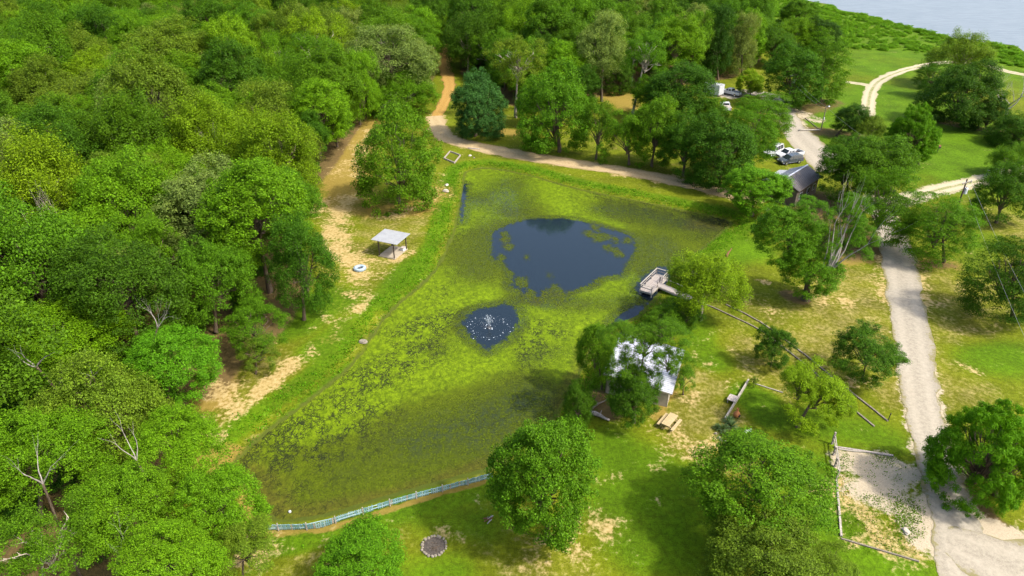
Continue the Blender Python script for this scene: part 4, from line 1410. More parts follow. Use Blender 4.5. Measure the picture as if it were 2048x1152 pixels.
# ------------------------------------------------------------------ materials of built things
M_WHITE = plain('white_metal', (0.55, 0.56, 0.58), (0.46, 0.47, 0.49), 3, 0.38, 0.5, 0.0, 0.03)
M_WHITEROOF = plain('white_sheet_roof', (0.42, 0.43, 0.47), (0.34, 0.35, 0.38), 1.5, 0.35, 0.5, 0.0, 0.04)
M_PALESHEET = plain('galvanised_sheet', (0.36, 0.37, 0.375), (0.31, 0.315, 0.325), 1.2, 0.4, 0.5, 0.2, 0.03)
M_BROWNROOF = plain('brown_sheet_roof', (0.130, 0.114, 0.110), (0.092, 0.081, 0.078), 2.0, 0.42, 0.5, 0.0, 0.04)
M_CONCRETE = plain('concrete', (0.36, 0.31, 0.235), (0.29, 0.245, 0.18), 4, 0.9, 0.2, 0, 0.15)
M_DARKWOOD = plain('dark_post_wood', (0.10, 0.075, 0.055), (0.05, 0.04, 0.03), 8, 0.85, 0.15)
M_GREYWOOD = plain('grey_weathered_wood', (0.42, 0.37, 0.33), (0.25, 0.215, 0.19), 7, 0.85, 0.15, stretch=(1, 1, 1))
M_TIMBER = plain('old_timber', (0.25, 0.215, 0.17), (0.13, 0.11, 0.085), 8, 0.9, 0.1)
M_PALERAIL = plain('pale_rail_wood', (0.40, 0.36, 0.30), (0.28, 0.25, 0.20), 6, 0.75, 0.2)
M_NEWWOOD = plain('new_pine_board', (0.42, 0.335, 0.185), (0.34, 0.26, 0.135), 8, 0.7, 0.2, stretch=(1, 0.2, 1))
M_TEAL = plain('teal_paint', (0.20, 0.36, 0.40), (0.11, 0.235, 0.28), 5, 0.7, 0.3)
M_TEAL2 = plain('faded_teal_paint', (0.36, 0.48, 0.50), (0.22, 0.35, 0.38), 5, 0.75, 0.3)
M_STONE = plain('pale_stone', (0.27, 0.235, 0.18), (0.17, 0.148, 0.115), 5, 0.9, 0.2, bump=0.5)
M_WHITESTONE = plain('white_stone', (0.46, 0.42, 0.34), (0.35, 0.31, 0.25), 5, 0.9, 0.2, bump=0.4)
M_ASH = plain('ash_soil', (0.10, 0.085, 0.07), (0.05, 0.042, 0.036), 9, 0.95, 0.1, bump=0.5)
M_BLUETYRE = plain('pale_blue_paint', (0.34, 0.42, 0.47), (0.24, 0.32, 0.38), 6, 0.6, 0.3)
M_TERRA = plain('terracotta', (0.48, 0.20, 0.075), (0.33, 0.13, 0.05), 6, 0.8, 0.2)
M_BLACK = plain('black_paint', (0.018, 0.018, 0.02), (0.012, 0.012, 0.013), 6, 0.5, 0.4, bump=0)
M_RUBBER = plain('tyre_rubber', (0.022, 0.022, 0.023), (0.014, 0.014, 0.015), 9, 0.85, 0.2, bump=0)
M_CARWHITE = plain('white_car_paint', (0.56, 0.57, 0.59), (0.53, 0.54, 0.56), 2, 0.22, 0.6, bump=0)
M_CARNAVY = plain('dark_slate_car_paint', (0.060, 0.072, 0.092), (0.05, 0.06, 0.078), 2, 0.18, 0.7, bump=0)
M_GLASS = plain('dark_car_glass', (0.020, 0.028, 0.036), (0.016, 0.022, 0.028), 2, 0.06, 0.8, bump=0)
M_CHROME = plain('bright_trim', (0.55, 0.56, 0.58), (0.5, 0.5, 0.52), 2, 0.2, 0.5, 0.8, 0)
M_LAMP = plain('lamp_lens', (0.70, 0.68, 0.62), (0.6, 0.58, 0.54), 2, 0.1, 0.6, bump=0)
M_REDLAMP = plain('red_lamp_lens', (0.35, 0.02, 0.015), (0.25, 0.015, 0.01), 2, 0.15, 0.6, bump=0)
M_BED = plain('bed_liner', (0.055, 0.045, 0.042), (0.03, 0.026, 0.025), 5, 0.8, 0.2)
M_BEIGE = plain('beige_siding', (0.36, 0.32, 0.25), (0.30, 0.265, 0.21), 3, 0.8, 0.2)
M_SHADESIDING = plain('shade_darkened_siding', (0.13, 0.105, 0.085), (0.085, 0.07, 0.055), 3, 0.8, 0.2)  # brown house wall, with the shade under eaves and trees put into its colour
M_RUST = plain('rusty_brown', (0.21, 0.095, 0.05), (0.12, 0.055, 0.03), 6, 0.85, 0.2)
M_YUCCA = leaf_material('yucca_leaf', 0.3, 0.4, 0.15)
M_FOAM = NT('white_water')
M_FOAM.base((0.40, 0.45, 0.50), 0.3, 0.5)
M_FOAM = M_FOAM.mat
M_WIRE = plain('wire', (0.22, 0.22, 0.21), (0.18, 0.18, 0.18), 3, 0.5, 0.4, bump=0)


def rot2(x, y, a):
    return x * math.cos(a) - y * math.sin(a), x * math.sin(a) + y * math.cos(a)


# ------------------------------------------------------------------ picnic shelter
c_px = [(761.5, 511.7), (793, 518.4), (812, 496), (778.5, 490)]
S = [G(u, v, 0.16) for u, v in c_px]
o0 = sum(S, Vector()) / 4
o0.z = 0
ang = math.atan2((S[1] - S[0]).y, (S[1] - S[0]).x)
ws, ls = ((S[1] - S[0]).length + (S[2] - S[3]).length) / 2, ((S[2] - S[1]).length + (S[3] - S[0]).length) / 2
pav = thing('picnic_shelter', o0, ang, 'open picnic shelter with a pale metal roof on a concrete slab', 'shelter')
MB().box((0, 0, 0.08), (ws, ls, 0.16)).build('slab', M_CONCRETE, pav)
rf = [G(u, v, 2.55) for u, v in [(747.5, 478.3), (795, 491.7), (816, 469), (767.5, 457)]]
rl = []
for p in rf:
    q = p - o0
    x, y = rot2(q.x, q.y, -ang)
    rl.append((x, y))
rcx, rcy = sum(p[0] for p in rl) / 4, sum(p[1] for p in rl) / 4
rw = (abs(rl[1][0] - rl[0][0]) + abs(rl[2][0] - rl[3][0])) / 2
rh = (abs(rl[3][1] - rl[0][1]) + abs(rl[2][1] - rl[1][1])) / 2
roof = MB().box((rcx, rcy, 2.58), (rw, rh, 0.05), rx=0.03).build('roof', M_PALESHEET, pav)
nrib = 13
ribs = [MB().box((rcx - rw / 2 + rw * (i + 0.5) / nrib, rcy, 2.61), (0.05, rh * 0.995, 0.03), rx=0.03) for i in range(nrib)]
for r_ in ribs: r_.build('rib', M_PALESHEET, roof)
px2, py2 = ws / 2 - 0.12, ls / 2 - 0.15
for sx_ in (-1, 1):
    for sy_ in (-1, 1):
        MB().box((sx_ * px2, sy_ * py2, 1.36), (0.13, 0.13, 2.4)).build('post', M_DARKWOOD, pav)
    MB().box((sx_ * px2, rcy, 2.50), (0.08, rh * 0.96, 0.12), rx=0.03).build('beam', M_DARKWOOD, pav)
for yy in (-0.42, 0, 0.42):
    MB().box((rcx, rcy + rh * yy, 2.53 + rh * yy * 0.03), (rw * 0.97, 0.06, 0.05)).build('purlin', M_DARKWOOD, pav)
bx, by = rot2(ws / 2 - 0.32, ls / 2 - 0.75, ang)
ct = thing('storage_box', (o0.x + bx, o0.y + by, 0.16), ang, 'pale box with a lid standing at the rear post of the picnic shelter', 'box')
MB().box((0, 0, 0.22), (0.5, 0.7, 0.44)).build('body', M_WHITE, ct)
MB().box((0, 0, 0.47), (0.54, 0.74, 0.06)).build('lid', M_GREYWOOD, ct)

# ------------------------------------------------------------------ painted tyre planter
p = G(720, 539)
ty = thing('tyre_planter', p, 0.3, 'pale blue painted tyre lying on the sand near the picnic shelter', 'planter')
prof = [(0.42, 0.06), (0.46, 0.03), (0.66, 0.0), (0.80, 0.06), (0.85, 0.20), (0.80, 0.36), (0.66, 0.42), (0.50, 0.40), (0.43, 0.34), (0.41, 0.24), (0.42, 0.06)]
MB().lathe(prof, 22).build('tyre', M_BLUETYRE, ty, True)
for i in range(18):
    a = 2 * math.pi * i / 18
    MB().box((0.845 * math.cos(a), 0.845 * math.sin(a), 0.21), (0.035, 0.16, 0.26), rz=a).build('tread', M_BLUETYRE, ty)
MB().lathe([(0.0, 0.16), (0.44, 0.14)], 16).build('soil', M_ASH, ty)

# ------------------------------------------------------------------ fountain in the pond
p = G(978, 655, POND_Z)
ft = thing('pond_fountain', p, 0, 'small fountain spraying white water in the dark hole of the algae', 'fountain')
MB().lathe([(0.0, 0.12), (0.22, 0.12), (0.34, 0.02), (0.34, -0.12), (0.0, -0.14)], 14).build('float', M_BLACK, ft)
MB().lathe([(0.0, 0.40), (0.05, 0.40), (0.07, 0.12), (0.0, 0.12)], 8).build('nozzle', M_CHROME, ft)
rs_ = random.Random(4)
for i in range(16):
    a = 2 * math.pi * i / 16 + rs_.uniform(-.15, .15)
    sp = rs_.uniform(0.15, 0.9) if i % 2 else rs_.uniform(1.8, 2.6)
    top = rs_.uniform(1.0, 1.6) if i % 2 else rs_.uniform(1.0, 1.5)
    pts, rr = [], []
    for k in range(9):
        t = k / 8
        pts.append((sp * t * math.cos(a), sp * t * math.sin(a), 0.35 + top * (4 * t * (1 - t)) - 0.35 * t))
        rr.append(0.026 * (1 - 0.6 * t) if i % 2 else 0.012)
    MB().tube(pts[:7] if i % 2 else pts[:3], rr[:7] if i % 2 else rr[:3], 5).build('jet', M_FOAM, ft)
b = MB()
for i in range(300):
    a = rs_.uniform(0, 6.28)
    k = rs_.random()
    if k < 0.35:
        rad, z = abs(rs_.gauss(0, 0.55)), rs_.uniform(0.05, 1.2)
    elif k < 0.6:
        rad, z = rs_.uniform(0.4, 2.2), rs_.uniform(0.2, 1.1)
    else:
        rad, z = rs_.gauss(2.4, 0.3), rs_.uniform(0.0, 0.12)
    s = rs_.uniform(0.008, 0.022)
    b.stone((rad * math.cos(a), rad * math.sin(a), z), (s, s, s * 1.2), i)
o = b.build('spray_drops', M_FOAM, ft)
o['kind'] = 'stuff'
for i in range(20):
    a = 2 * math.pi * i / 20 + rs_.uniform(-.1, .1)
    rad = rs_.gauss(2.4, 0.25)
    MB().lathe([(0.0, 0.05), (0.02, 0.03), (0.045, 0.02), (0.07, 0.012), (0.0, 0.01)], 7, (rad * math.cos(a), rad * math.sin(a), 0)).build('splash', M_FOAM, ft)
for i in range(9):
    a = rs_.uniform(0, 6.28); rad = rs_.uniform(0.25, 0.8)
    MB().lathe([(0.0, 0.10), (0.04, 0.06), (0.09, 0.02), (0.0, 0.01)], 7, (rad * math.cos(a), rad * math.sin(a), 0)).build('splash', M_FOAM, ft)

# ------------------------------------------------------------------ dock
D0, D1, D2, D3 = G(1283, 567, 1.15), G(1316, 535.7, 1.15), G(1335.4, 542.8, 1.15), G(1302, 575, 1.15)
dc = (D0 + D1 + D2 + D3) / 4
da = math.atan2((D1 - D0).y, (D1 - D0).x)
dl, dw = ((D1 - D0).length + (D2 - D3).length) / 2, max(1.7, ((D2 - D1).length + (D3 - D0).length) / 2)
dock = thing('fishing_dock', (dc.x, dc.y, 0), da, 'weathered railed fishing dock with a plank walkway to the bank', 'dock')
DZ = 0.22
npl = 26
plank = MB().box((0, 0, 0), (dl / npl - 0.018, dw, 0.045)).mesh('plank', M_GREYWOOD)
for i in range(npl):
    o = bpy.data.objects.new('plank', plank)
    o.location = (-dl / 2 + dl * (i + 0.5) / npl, 0, DZ + 0.01 * ((i * 37) % 5) / 5)
    link(o, dock)
for yy in (-dw / 2 + 0.1, 0, dw / 2 - 0.1):
    MB().box((0, yy, DZ - 0.10), (dl, 0.06, 0.14)).build('joist', M_GREYWOOD, dock)
for sgn in (-1, 1):
    MB().box((sgn * (dl / 2 + 0.035), 0, DZ - 0.08), (0.045, dw + 0.1, 0.24)).build('fascia', M_PALERAIL, dock)
    MB().box((0, sgn * (dw / 2 + 0.035), DZ - 0.08), (dl, 0.045, 0.24)).build('fascia', M_PALERAIL, dock)
gap0, gap1 = -0.75, 0.75          # the walkway comes in here, on the bank side
ps = [(-dl / 2 + 0.06, dw / 2 - .06), (-dl / 6, dw / 2 - .06), (dl / 6, dw / 2 - .06), (dl / 2 - 0.06, dw / 2 - .06), (-dl / 2 + .06, -dw / 2 + .06), (dl / 2 - .06, -dw / 2 + .06), (gap0, -dw / 2 + .06), (gap1, -dw / 2 + .06)]
for (x, y) in ps:
    MB().box((x, y, 0.05), (0.10, 0.10, 2.15)).build('post', M_GREYWOOD, dock)
RZ = 1.13
for z, mt, sz in ((RZ, M_PALERAIL, (0.14, 0.05)), (0.72, M_GREYWOOD, (0.04, 0.10))):
    MB().box((0, dw / 2 - .02, z), (dl + 0.1, sz[0], sz[1])).build('rail', mt, dock)
    MB().box((-dl / 2 + 0.02, 0, z + 0.002), (sz[0], dw - 0.16, sz[1])).build('rail', mt, dock)
    MB().box((dl / 2 - 0.02, 0, z + 0.002), (sz[0], dw - 0.16, sz[1])).build('rail', mt, dock)
    MB().box(((gap1 + dl / 2) / 2, -dw / 2 + .02, z), (dl / 2 - gap1 + 0.06, sz[0], sz[1])).build('rail', mt, dock)
    if z < 1: MB().box(((gap0 - dl / 2) / 2, -dw / 2 + .02, z), (dl / 2 + gap0 + 0.06, sz[0], sz[1])).build('rail', mt, dock)
# walkway
W0, W1 = G(1312, 567, DZ), G(1384, 599, 0.12)
l0 = rot2(W0.x - dc.x, W0.y - dc.y, -da)
l1 = rot2(W1.x - dc.x, W1.y - dc.y, -da)
wa = math.atan2(l1[1] - l0[1], l1[0] - l0[0])
wl = math.hypot(l1[0] - l0[0], l1[1] - l0[1])
nw = int(wl / 0.17)
wpl = MB().box((0, 0, 0), (0.14, 1.05, 0.04)).mesh('plank', M_GREYWOOD)
for i in range(nw):
    t = (i + 0.5) / nw
    o = bpy.data.objects.new('plank', wpl)
    o.location = (l0[0] + (l1[0] - l0[0]) * t, l0[1] + (l1[1] - l0[1]) * t, DZ + 0.06 - 0.06 * t)
    o.rotation_euler = (0, 0, wa + 0.02 * math.sin(i * 2.3))
    link(o, dock)
for sgn in (-1, 1):
    ox, oy = -math.sin(wa) * 0.55 * sgn, math.cos(wa) * 0.55 * sgn
    MB().bar((l0[0] + ox, l0[1] + oy, DZ - 0.06), (l1[0] + ox, l1[1] + oy, 0.02), 0.06, 0.16).build('joist', M_GREYWOOD, dock)
ox, oy = -math.sin(wa) * 0.6, math.cos(wa) * 0.6
for t in (0.03, 0.33, 0.63):
    q = (l0[0] + (l1[0] - l0[0]) * t + ox, l0[1] + (l1[1] - l0[1]) * t + oy)
    MB().box((q[0], q[1], 0.35), (0.09, 0.09, 1.5)).build('post', M_DARKWOOD, dock)
MB().bar((l0[0] + ox, l0[1] + oy, 1.1), (l0[0] + (l1[0] - l0[0]) * 0.65 + ox, l0[1] + (l1[1] - l0[1]) * 0.65 + oy, 1.06), 0.09, 0.05).build('rail', M_GREYWOOD, dock)

# ------------------------------------------------------------------ timbers edging the old footpath
def timber_row(name, px, label, size=(0.16, 0.15), seg=2.45, mat=None, cat_='edging', gaps=(), piece='timber'):
    P = cat([G(u, v) for u, v in px], False, 8)
    root = thing(name, (P[0].x, P[0].y, 0), 0, label, cat_)
    Lc = [0]
    for a, b_ in zip(P[:-1], P[1:]): Lc.append(Lc[-1] + (b_ - a).length)
    n = max(1, round(Lc[-1] / seg))
    rr = random.Random(int(Lc[-1] * 100))

    def at(s):
        for i in range(len(P) - 1):
            if s <= Lc[i + 1]:
                return P[i].lerp(P[i + 1], (s - Lc[i]) / max(Lc[i + 1] - Lc[i], 1e-6))
        return P[-1].copy()
    for i in range(n):
        if i in gaps: continue
        a, b_ = at(Lc[-1] * i / n + 0.02), at(Lc[-1] * (i + 1) / n - 0.03)
        j = Vector((rr.uniform(-.05, .05), rr.uniform(-.05, .05), 0))
        z = Vector((0, 0, size[1] / 2 - 0.03))
        MB().bar(a - P[0] + z + j, b_ - P[0] + z - j * 0.6, size[0], size[1]).build(piece, mat or M_TIMBER, root)
    return root


timber_row('timber_edging', [(1452, 610), (1490, 628), (1532, 652), (1583, 690), (1625, 722), (1660, 752), (1712, 792), (1744, 818), (1776, 843)], 'upper row of grey timbers edging the footpath down from the dock')
timber_row('timber_edging', [(1392, 603), (1412, 609), (1460, 631), (1522, 661), (1560, 690), (1600, 722), (1632, 748), (1680, 796), (1712, 824), (1749, 854)], 'lower row of grey timbers edging the footpath down from the dock')
# gravel between the rows
b = MB()
po = thing('bent_post', G(1776, 842), 0.4, 'short dark bent post at the end of the upper timber row', 'post')
MB().tube([(0, 0, 0), (0.03, 0.02, 0.45), (0.10, 0.04, 0.85)], [0.05, 0.045, 0.04], 7).build('stake', M_BLACK, po)
MB().lathe([(0.0, 0.93), (0.06, 0.9), (0.06, 0.84), (0.0, 0.82)], 8, (0.10, 0.04, 0)).build('cap', M_DARKWOOD, po)

# ------------------------------------------------------------------ cabin with a white corrugated roof
ZR = 2.3
A, B_, C_ = G(1253, 668, ZR + 0.25), G(1381, 702, ZR - 0.25), G(1332, 784, ZR - 0.25)
ca = math.atan2((B_ - A).y, (B_ - A).x)
cl = math.hypot((B_ - A).x, (B_ - A).y)
cwid = (C_ - B_).length
mid_ = (A + C_) / 2
cabin = thing('cabin', (mid_.x, mid_.y, 0), ca, 'small cabin with a white corrugated metal roof under the spreading tree', 'cabin')
# roof: ribs run down the slope (local x)
V, Fc = [], []
nr = 26
prof = []
for i in range(nr):
    y0 = -cwid / 2 + cwid * i / nr
    dy = cwid / nr
    prof += [(y0, 0.0), (y0 + dy * 0.55, 0.0), (y0 + dy * 0.66, 0.055), (y0 + dy * 0.88, 0.055)]
prof.append((cwid / 2, 0.0))
for (y, dz) in prof:
    V += [(-cl / 2, y, ZR + 0.30 + dz), (cl / 2, y, ZR - 0.30 + dz), (cl / 2, y, ZR - 0.33 + dz), (-cl / 2, y, ZR + 0.27 + dz)]
for i in range(len(prof) - 1):
    k = i * 4
    for a, b_ in ((0, 1), (1, 2), (2, 3), (3, 0)): Fc.append((k + a, k + b_, k + 4 + b_, k + 4 + a))
Fc += [(0, 3, 2, 1), tuple(len(V) - 4 + i for i in range(4))]
b = MB(); b.add(V, Fc)
b.build('roof', M_WHITEROOF, cabin)
wx, wy = cl / 2 - 0.35, cwid / 2 - 0.30
for (x0, y0, x1, y1) in ((-wx, -wy, wx, -wy), (wx, -wy, wx, wy), (wx, wy, -wx, wy), (-wx, wy, -wx, -wy)):
    h0 = ZR + 0.25 - 0.6 * (x0 + cl / 2) / cl
    h1 = ZR + 0.25 - 0.6 * (x1 + cl / 2) / cl
    L = math.hypot(x1 - x0, y1 - y0)
    ux, uy = (x1 - x0) / L, (y1 - y0) / L
    q = [(x0, y0, 0), (x1, y1, 0), (x1, y1, h1), (x0, y0, h0)]
    nrm_ = (uy * -0.1, -ux * -0.1)
    b = MB()
    b.add(q + [(x + nrm_[0], y + nrm_[1], z) for x, y, z in q], [(0, 1, 2, 3), (7, 6, 5, 4), (0, 4, 5, 1), (1, 5, 6, 2), (2, 6, 7, 3), (3, 7, 4, 0)])
    wl_ = b.build('wall', M_BEIGE, cabin)
dr = MB().box((wx + 0.03, 0.5, 1.03), (0.05, 0.9, 2.05)).build('door', M_GREYWOOD, cabin)
MB().lathe([(0, .05), (.04, .03), (.04, 0), (0, 0)], 8, (wx + 0.07, 0.15, 1.0)).build('handle', M_CHROME, dr)
for yy in (-1.6, 2.0):
    fr = MB().box((wx + 0.02, yy, 1.45), (0.05, 1.0, 0.9)).build('window', M_PALERAIL, cabin)
    MB().box((wx + 0.05, yy, 1.45), (0.02, 0.84, 0.74)).build('pane', M_GLASS, fr)
fr = MB().box((0.4, -wy - 0.02, 1.45), (1.2, 0.05, 0.9)).build('window', M_PALERAIL, cabin)
MB().box((0.4, -wy - 0.05, 1.45), (1.04, 0.02, 0.74)).build('pane', M_GLASS, fr)
for yy in (-1, 1):
    MB().box((0, yy * (cwid / 2 + 0.02), ZR - 0.06), (cl, 0.03, 0.16), ry=math.atan2(0.6, cl)).build('fascia', M_PALERAIL, cabin)
MB().box((cl / 2 + 0.02, 0, ZR - 0.36), (0.03, cwid, 0.14)).build('fascia', M_PALERAIL, cabin)

# ------------------------------------------------------------------ picnic table
ta, tb, tc, td = [G(u, v, 0.76) for u, v in [(1322.5, 847), (1337, 854), (1357, 830), (1342, 824)]]
tc_ = (ta + tb + tc + td) / 4
tang = math.atan2((td - ta).y, (td - ta).x)
tl, tw = 2.0, 0.85
pt = thing('picnic_table', (tc_.x, tc_.y, 0), tang, 'new pale wooden picnic table with two benches on the lawn by the cabin', 'table')
for i in range(5):
    MB().box((0, -tw / 2 + tw * (i + 0.5) / 5, 0.74), (tl, tw / 5 - 0.012, 0.045)).build('top_plank', M_NEWWOOD, pt)
for sgn in (-1, 1):
    for j in (0, 1):
        MB().box((0, sgn * (0.66 + 0.15 * j), 0.44), (tl, 0.138, 0.045)).build('bench_plank', M_NEWWOOD, pt)
for sx_ in (-0.7, 0.7):
    MB().bar((sx_, -0.78, 0.39), (sx_, 0.78, 0.39), 0.045, 0.10).build('bench_bearer', M_NEWWOOD, pt)
    MB().bar((sx_, -0.36, 0.68), (sx_, 0.36, 0.68), 0.045, 0.09).build('top_bearer', M_NEWWOOD, pt)
    for sgn in (-1, 1):
        MB().bar((sx_ + 0.046, sgn * 0.24, 0.70), (sx_ + 0.046, sgn * 0.62, 0.0), 0.10, 0.045, up=(1, 0, 0)).build('leg', M_NEWWOOD, pt)

# ------------------------------------------------------------------ garden corner
def low_wall(name, a, b_, label, wdt, hgt, seg, mat, piece, cat_='wall'):
    a, b_ = G(*a), G(*b_)
    root = thing(name, a, 0, label, cat_)
    n = max(1, round((b_ - a).length / seg))
    for i in range(n):
        p0, p1 = (b_ - a) * (i / n), (b_ - a) * ((i + 1) / n - 0.004)
        zz = Vector((0, 0, hgt / 2))
        MB().bar(p0 + zz, p1 + zz, wdt, hgt).build(piece, mat, root)
    return root


gw = low_wall('garden_wall', (1496, 764), (1449, 842), 'low straight pale wall edging the square of green lawn', 0.15, 0.42, 2.4, M_PALERAIL, 'block')
low_wall('garden_timber', (1510, 768), (1566, 786), 'thin pale timber closing the square of green lawn', 0.10, 0.10, 2.2, M_PALERAIL, 'timber', 'edging')
gb = thing('wooden_bench', G(1464, 803), math.atan2((G(1496, 764) - G(1449, 842)).y, (G(1496, 764) - G(1449, 842)).x), 'short grey slatted bench standing against the low garden wall', 'bench')
for i in range(5):
    MB().box((0, -0.36 + 0.18 * i, 0.45), (1.05, 0.165, 0.05)).build('slat', M_GREYWOOD, gb)
for sx_ in (-0.42, 0.42):
    for sy_ in (-0.34, 0.34):
        MB().box((sx_, sy_, 0.21), (0.09, 0.09, 0.42)).build('leg', M_GREYWOOD, gb)
    MB().box((sx_, 0, 0.385), (0.06, 0.8, 0.07)).build('bearer', M_GREYWOOD, gb)
ch = thing('chiminea', G(1472, 836), -0.9, 'terracotta chiminea with a dark mouth beside the yuccas', 'chiminea')
MB().lathe([(0.0, 0.18), (0.16, 0.18), (0.30, 0.32), (0.34, 0.50), (0.28, 0.68), (0.15, 0.82), (0.10, 0.95), (0.10, 1.15), (0.14, 1.20), (0.10, 1.21), (0.07, 1.15), (0.06, 0.95)], 16).build('pot', M_TERRA, ch, True)
mo = Matrix.Translation((0.30, 0, 0.47)) @ Matrix.Rotation(R(90), 4, 'Y')
MB().lathe([(0.0, 0.03), (0.13, 0.035), (0.16, 0.05), (0.16, -0.02)], 12, (0, 0, 0), mo).build('mouth', M_BLACK, ch)
for i in range(3):
    a = 2.1 * i
    MB().bar((0.12 * math.cos(a), 0.12 * math.sin(a), 0.24), (0.26 * math.cos(a), 0.26 * math.sin(a), 0), 0.035).build('leg', M_BLACK, ch)


def yucca(u, v, s, label, tint=(0.075, 0.135, 0.055), seed=1):
    rs = random.Random(seed)
    p = G(u, v)
    root = thing('yucca_plant', p, rs.uniform(0, 6), label, 'plant', 'yuccas of the garden corner')
    b = MB()
    for i in range(52):
        a = i * 2.4
        el = rs.uniform(0.05, 1.35)
        L = s * rs.uniform(0.75, 1.1)
        d = Vector((math.cos(a) * math.cos(el), math.sin(a) * math.cos(el), math.sin(el)))
        sd = Vector((-math.sin(a), math.cos(a), 0)) * 0.045 * s
        p0 = Vector((0, 0, 0.18 * s))
        m_ = p0 + d * L * 0.5 + Vector((0, 0, 0.04))
        t_ = p0 + d * L - Vector((0, 0, 0.12 * L * math.cos(el)))
        b.add([p0 - sd * .6, p0 + sd * .6, m_ + sd, t_, m_ - sd], [(0, 1, 2, 4), (4, 2, 3)])
    o = b.build('rosette', M_YUCCA, root)
    o.color = (*tint, 1)
    MB().tube([(0, 0, 0), (0, 0, 0.2 * s)], [0.1 * s, 0.07 * s], 7).build('stem', M_DARKWOOD, root)


for i, (u, v, s, lab) in enumerate([(1456, 846, .85, 'grey green yucca right below the end of the low garden wall'), (1462, 856, .95, 'tall yucca in the middle of the yucca clump'), (1445, 862, .9, 'outermost yucca of the clump on the lawn side'),
                                    (1474, 868, .8, 'yucca of the clump nearest the white tub'), (1450, 872, .7, 'small yucca at the stone edge of the bed'), (1434, 858, .7, 'small yucca sticking out of the clump over the straw lawn')]):
    yucca(u, v, s, lab, seed=i + 3)
wt = thing('white_tub', G(1493, 868), 0.5, 'white oval tub lying among the plants behind the yuccas', 'tub')
tm = Matrix.Diagonal((1.5, 0.8, 1, 1))
MB().lathe([(0.0, 0.05), (0.22, 0.03), (0.30, 0.34), (0.34, 0.36), (0.28, 0.33), (0.2, 0.10), (0.0, 0.09)], 16, (0, 0, 0), tm).build('basin', M_WHITE, wt, True)
MB().box((0.54, 0, 0.36), (0.08, 0.20, 0.03)).build('handle', M_WHITE, wt)
for i, (u, v, s) in enumerate([(1437, 876, .22), (1443, 880, .26), (1450, 883, .2), (1431, 868, .18)]):
    st = MB().stone((0, 0, 0.06), (s, s * .8, .14), i + 60).build('bed_stone', M_STONE)
    st.location = G(u, v)
    tag(st, ['flat stone at the lower corner of the yucca bed', 'biggest stone of the yucca bed edge', 'round stone under the outer yucca', 'small stone on the lawn edge of the yucca bed'][i], 'stone', 'stones of the yucca bed')
    st.name = 'stone'

# ------------------------------------------------------------------ fenced gravel patch
fa, fb = G(1664, 888), G(1673, 958)
ff = thing('rail_fence', fa, 0, 'grey two rail fence at the top of the gravel patch casting a rail shadow', 'fence')
dv = fb - fa
for t, hh in ((0.0, 1.45), (0.33, 1.05), (0.66, 1.05), (1.0, 1.1)):
    MB().box((dv.x * t, dv.y * t, hh / 2), (0.15, 0.15, hh)).build('post', M_GREYWOOD, ff)
for z in (0.55, 0.98):
    MB().bar(Vector((0.09, 0, z)), dv + Vector((0.09, 0, z)), 0.07, 0.11).build('rail', M_PALERAIL, ff)
low_wall('patch_timber', (1673, 962), (1682, 1074), 'long timber along the lawn side of the gravel patch', 0.16, 0.16, 2.4, M_GREYWOOD, 'timber', 'edging')
low_wall('patch_timber', (1682, 1078), (1838, 1124), 'thin dark timber along the near edge of the gravel patch', 0.12, 0.12, 2.4, M_TIMBER, 'timber', 'edging')
low_wall('patch_timber', (1668, 895), (1786, 913), 'pale split logs along the far edge of the gravel patch', 0.17, 0.17, 2.6, M_GREYWOOD, 'log', 'edging')
lg = thing('split_log', G(1676, 899), 0, 'loose pale pole lying inside the far edge of the gravel patch', 'log')
MB().tube([(0, 0, 0.08), (1.4, -0.30, 0.09), (2.7, -0.42, 0.08)], [0.08, 0.075, 0.06], 7).build('pole', M_PALERAIL, lg)
MB().tube([(0.9, -0.2, 0.12), (1.1, 0.05, 0.2)], [0.03, 0.015], 5).build('branch_stub', M_PALERAIL, lg)

# ------------------------------------------------------------------ teal picket fence on the near shore
fx = [(500, 1060), (540, 1057), (568, 1057), (600, 1056), (641, 1053), (688, 1036), (727, 1025), (761, 1014), (816, 998), (884, 980), (930, 968), (985, 953)]
P = cat([G(u, v) for u, v in fx], False, 8)
Lc = [0]
for a, b_ in zip(P[:-1], P[1:]): Lc.append(Lc[-1] + (b_ - a).length)


def fat(s):
    for i in range(len(P) - 1):
        if s <= Lc[i + 1]:
            return P[i].lerp(P[i + 1], (s - Lc[i]) / (Lc[i + 1] - Lc[i])), (P[i + 1] - P[i]).normalized()
    return P[-1], (P[-1] - P[-2]).normalized()


pf = thing('picket_fence', (P[0].x, P[0].y, 0), 0, 'weathered teal picket fence following the near shore of the pond', 'fence')
npk = int(Lc[-1] / 0.165)
pk = []
for mt in (M_TEAL, M_TEAL2, M_GREYWOOD):
    b = MB()
    b.prism([(-.058, 0), (.058, 0), (.058, .66), (.03, .72), (-.03, .72), (-.058, .66)], 'y', -.011, .011)
    pk.append(b.mesh('picket', mt))
rs_ = random.Random(12)
for i in range(npk):
    if i in (61, 62, 90): continue
    q, d = fat(Lc[-1] * (i + 0.5) / npk)
    o = bpy.data.objects.new('picket', pk[0] if rs_.random() < .62 else pk[1] if rs_.random() < .9 else pk[2])
    o.location = (q.x - P[0].x, q.y - P[0].y, -0.12 + rs_.uniform(-.03, .03))
    o.rotation_euler = (0.16 + rs_.uniform(-.06, .06), rs_.uniform(-.05, .05), math.atan2(d.y, d.x))
    link(o, pf)
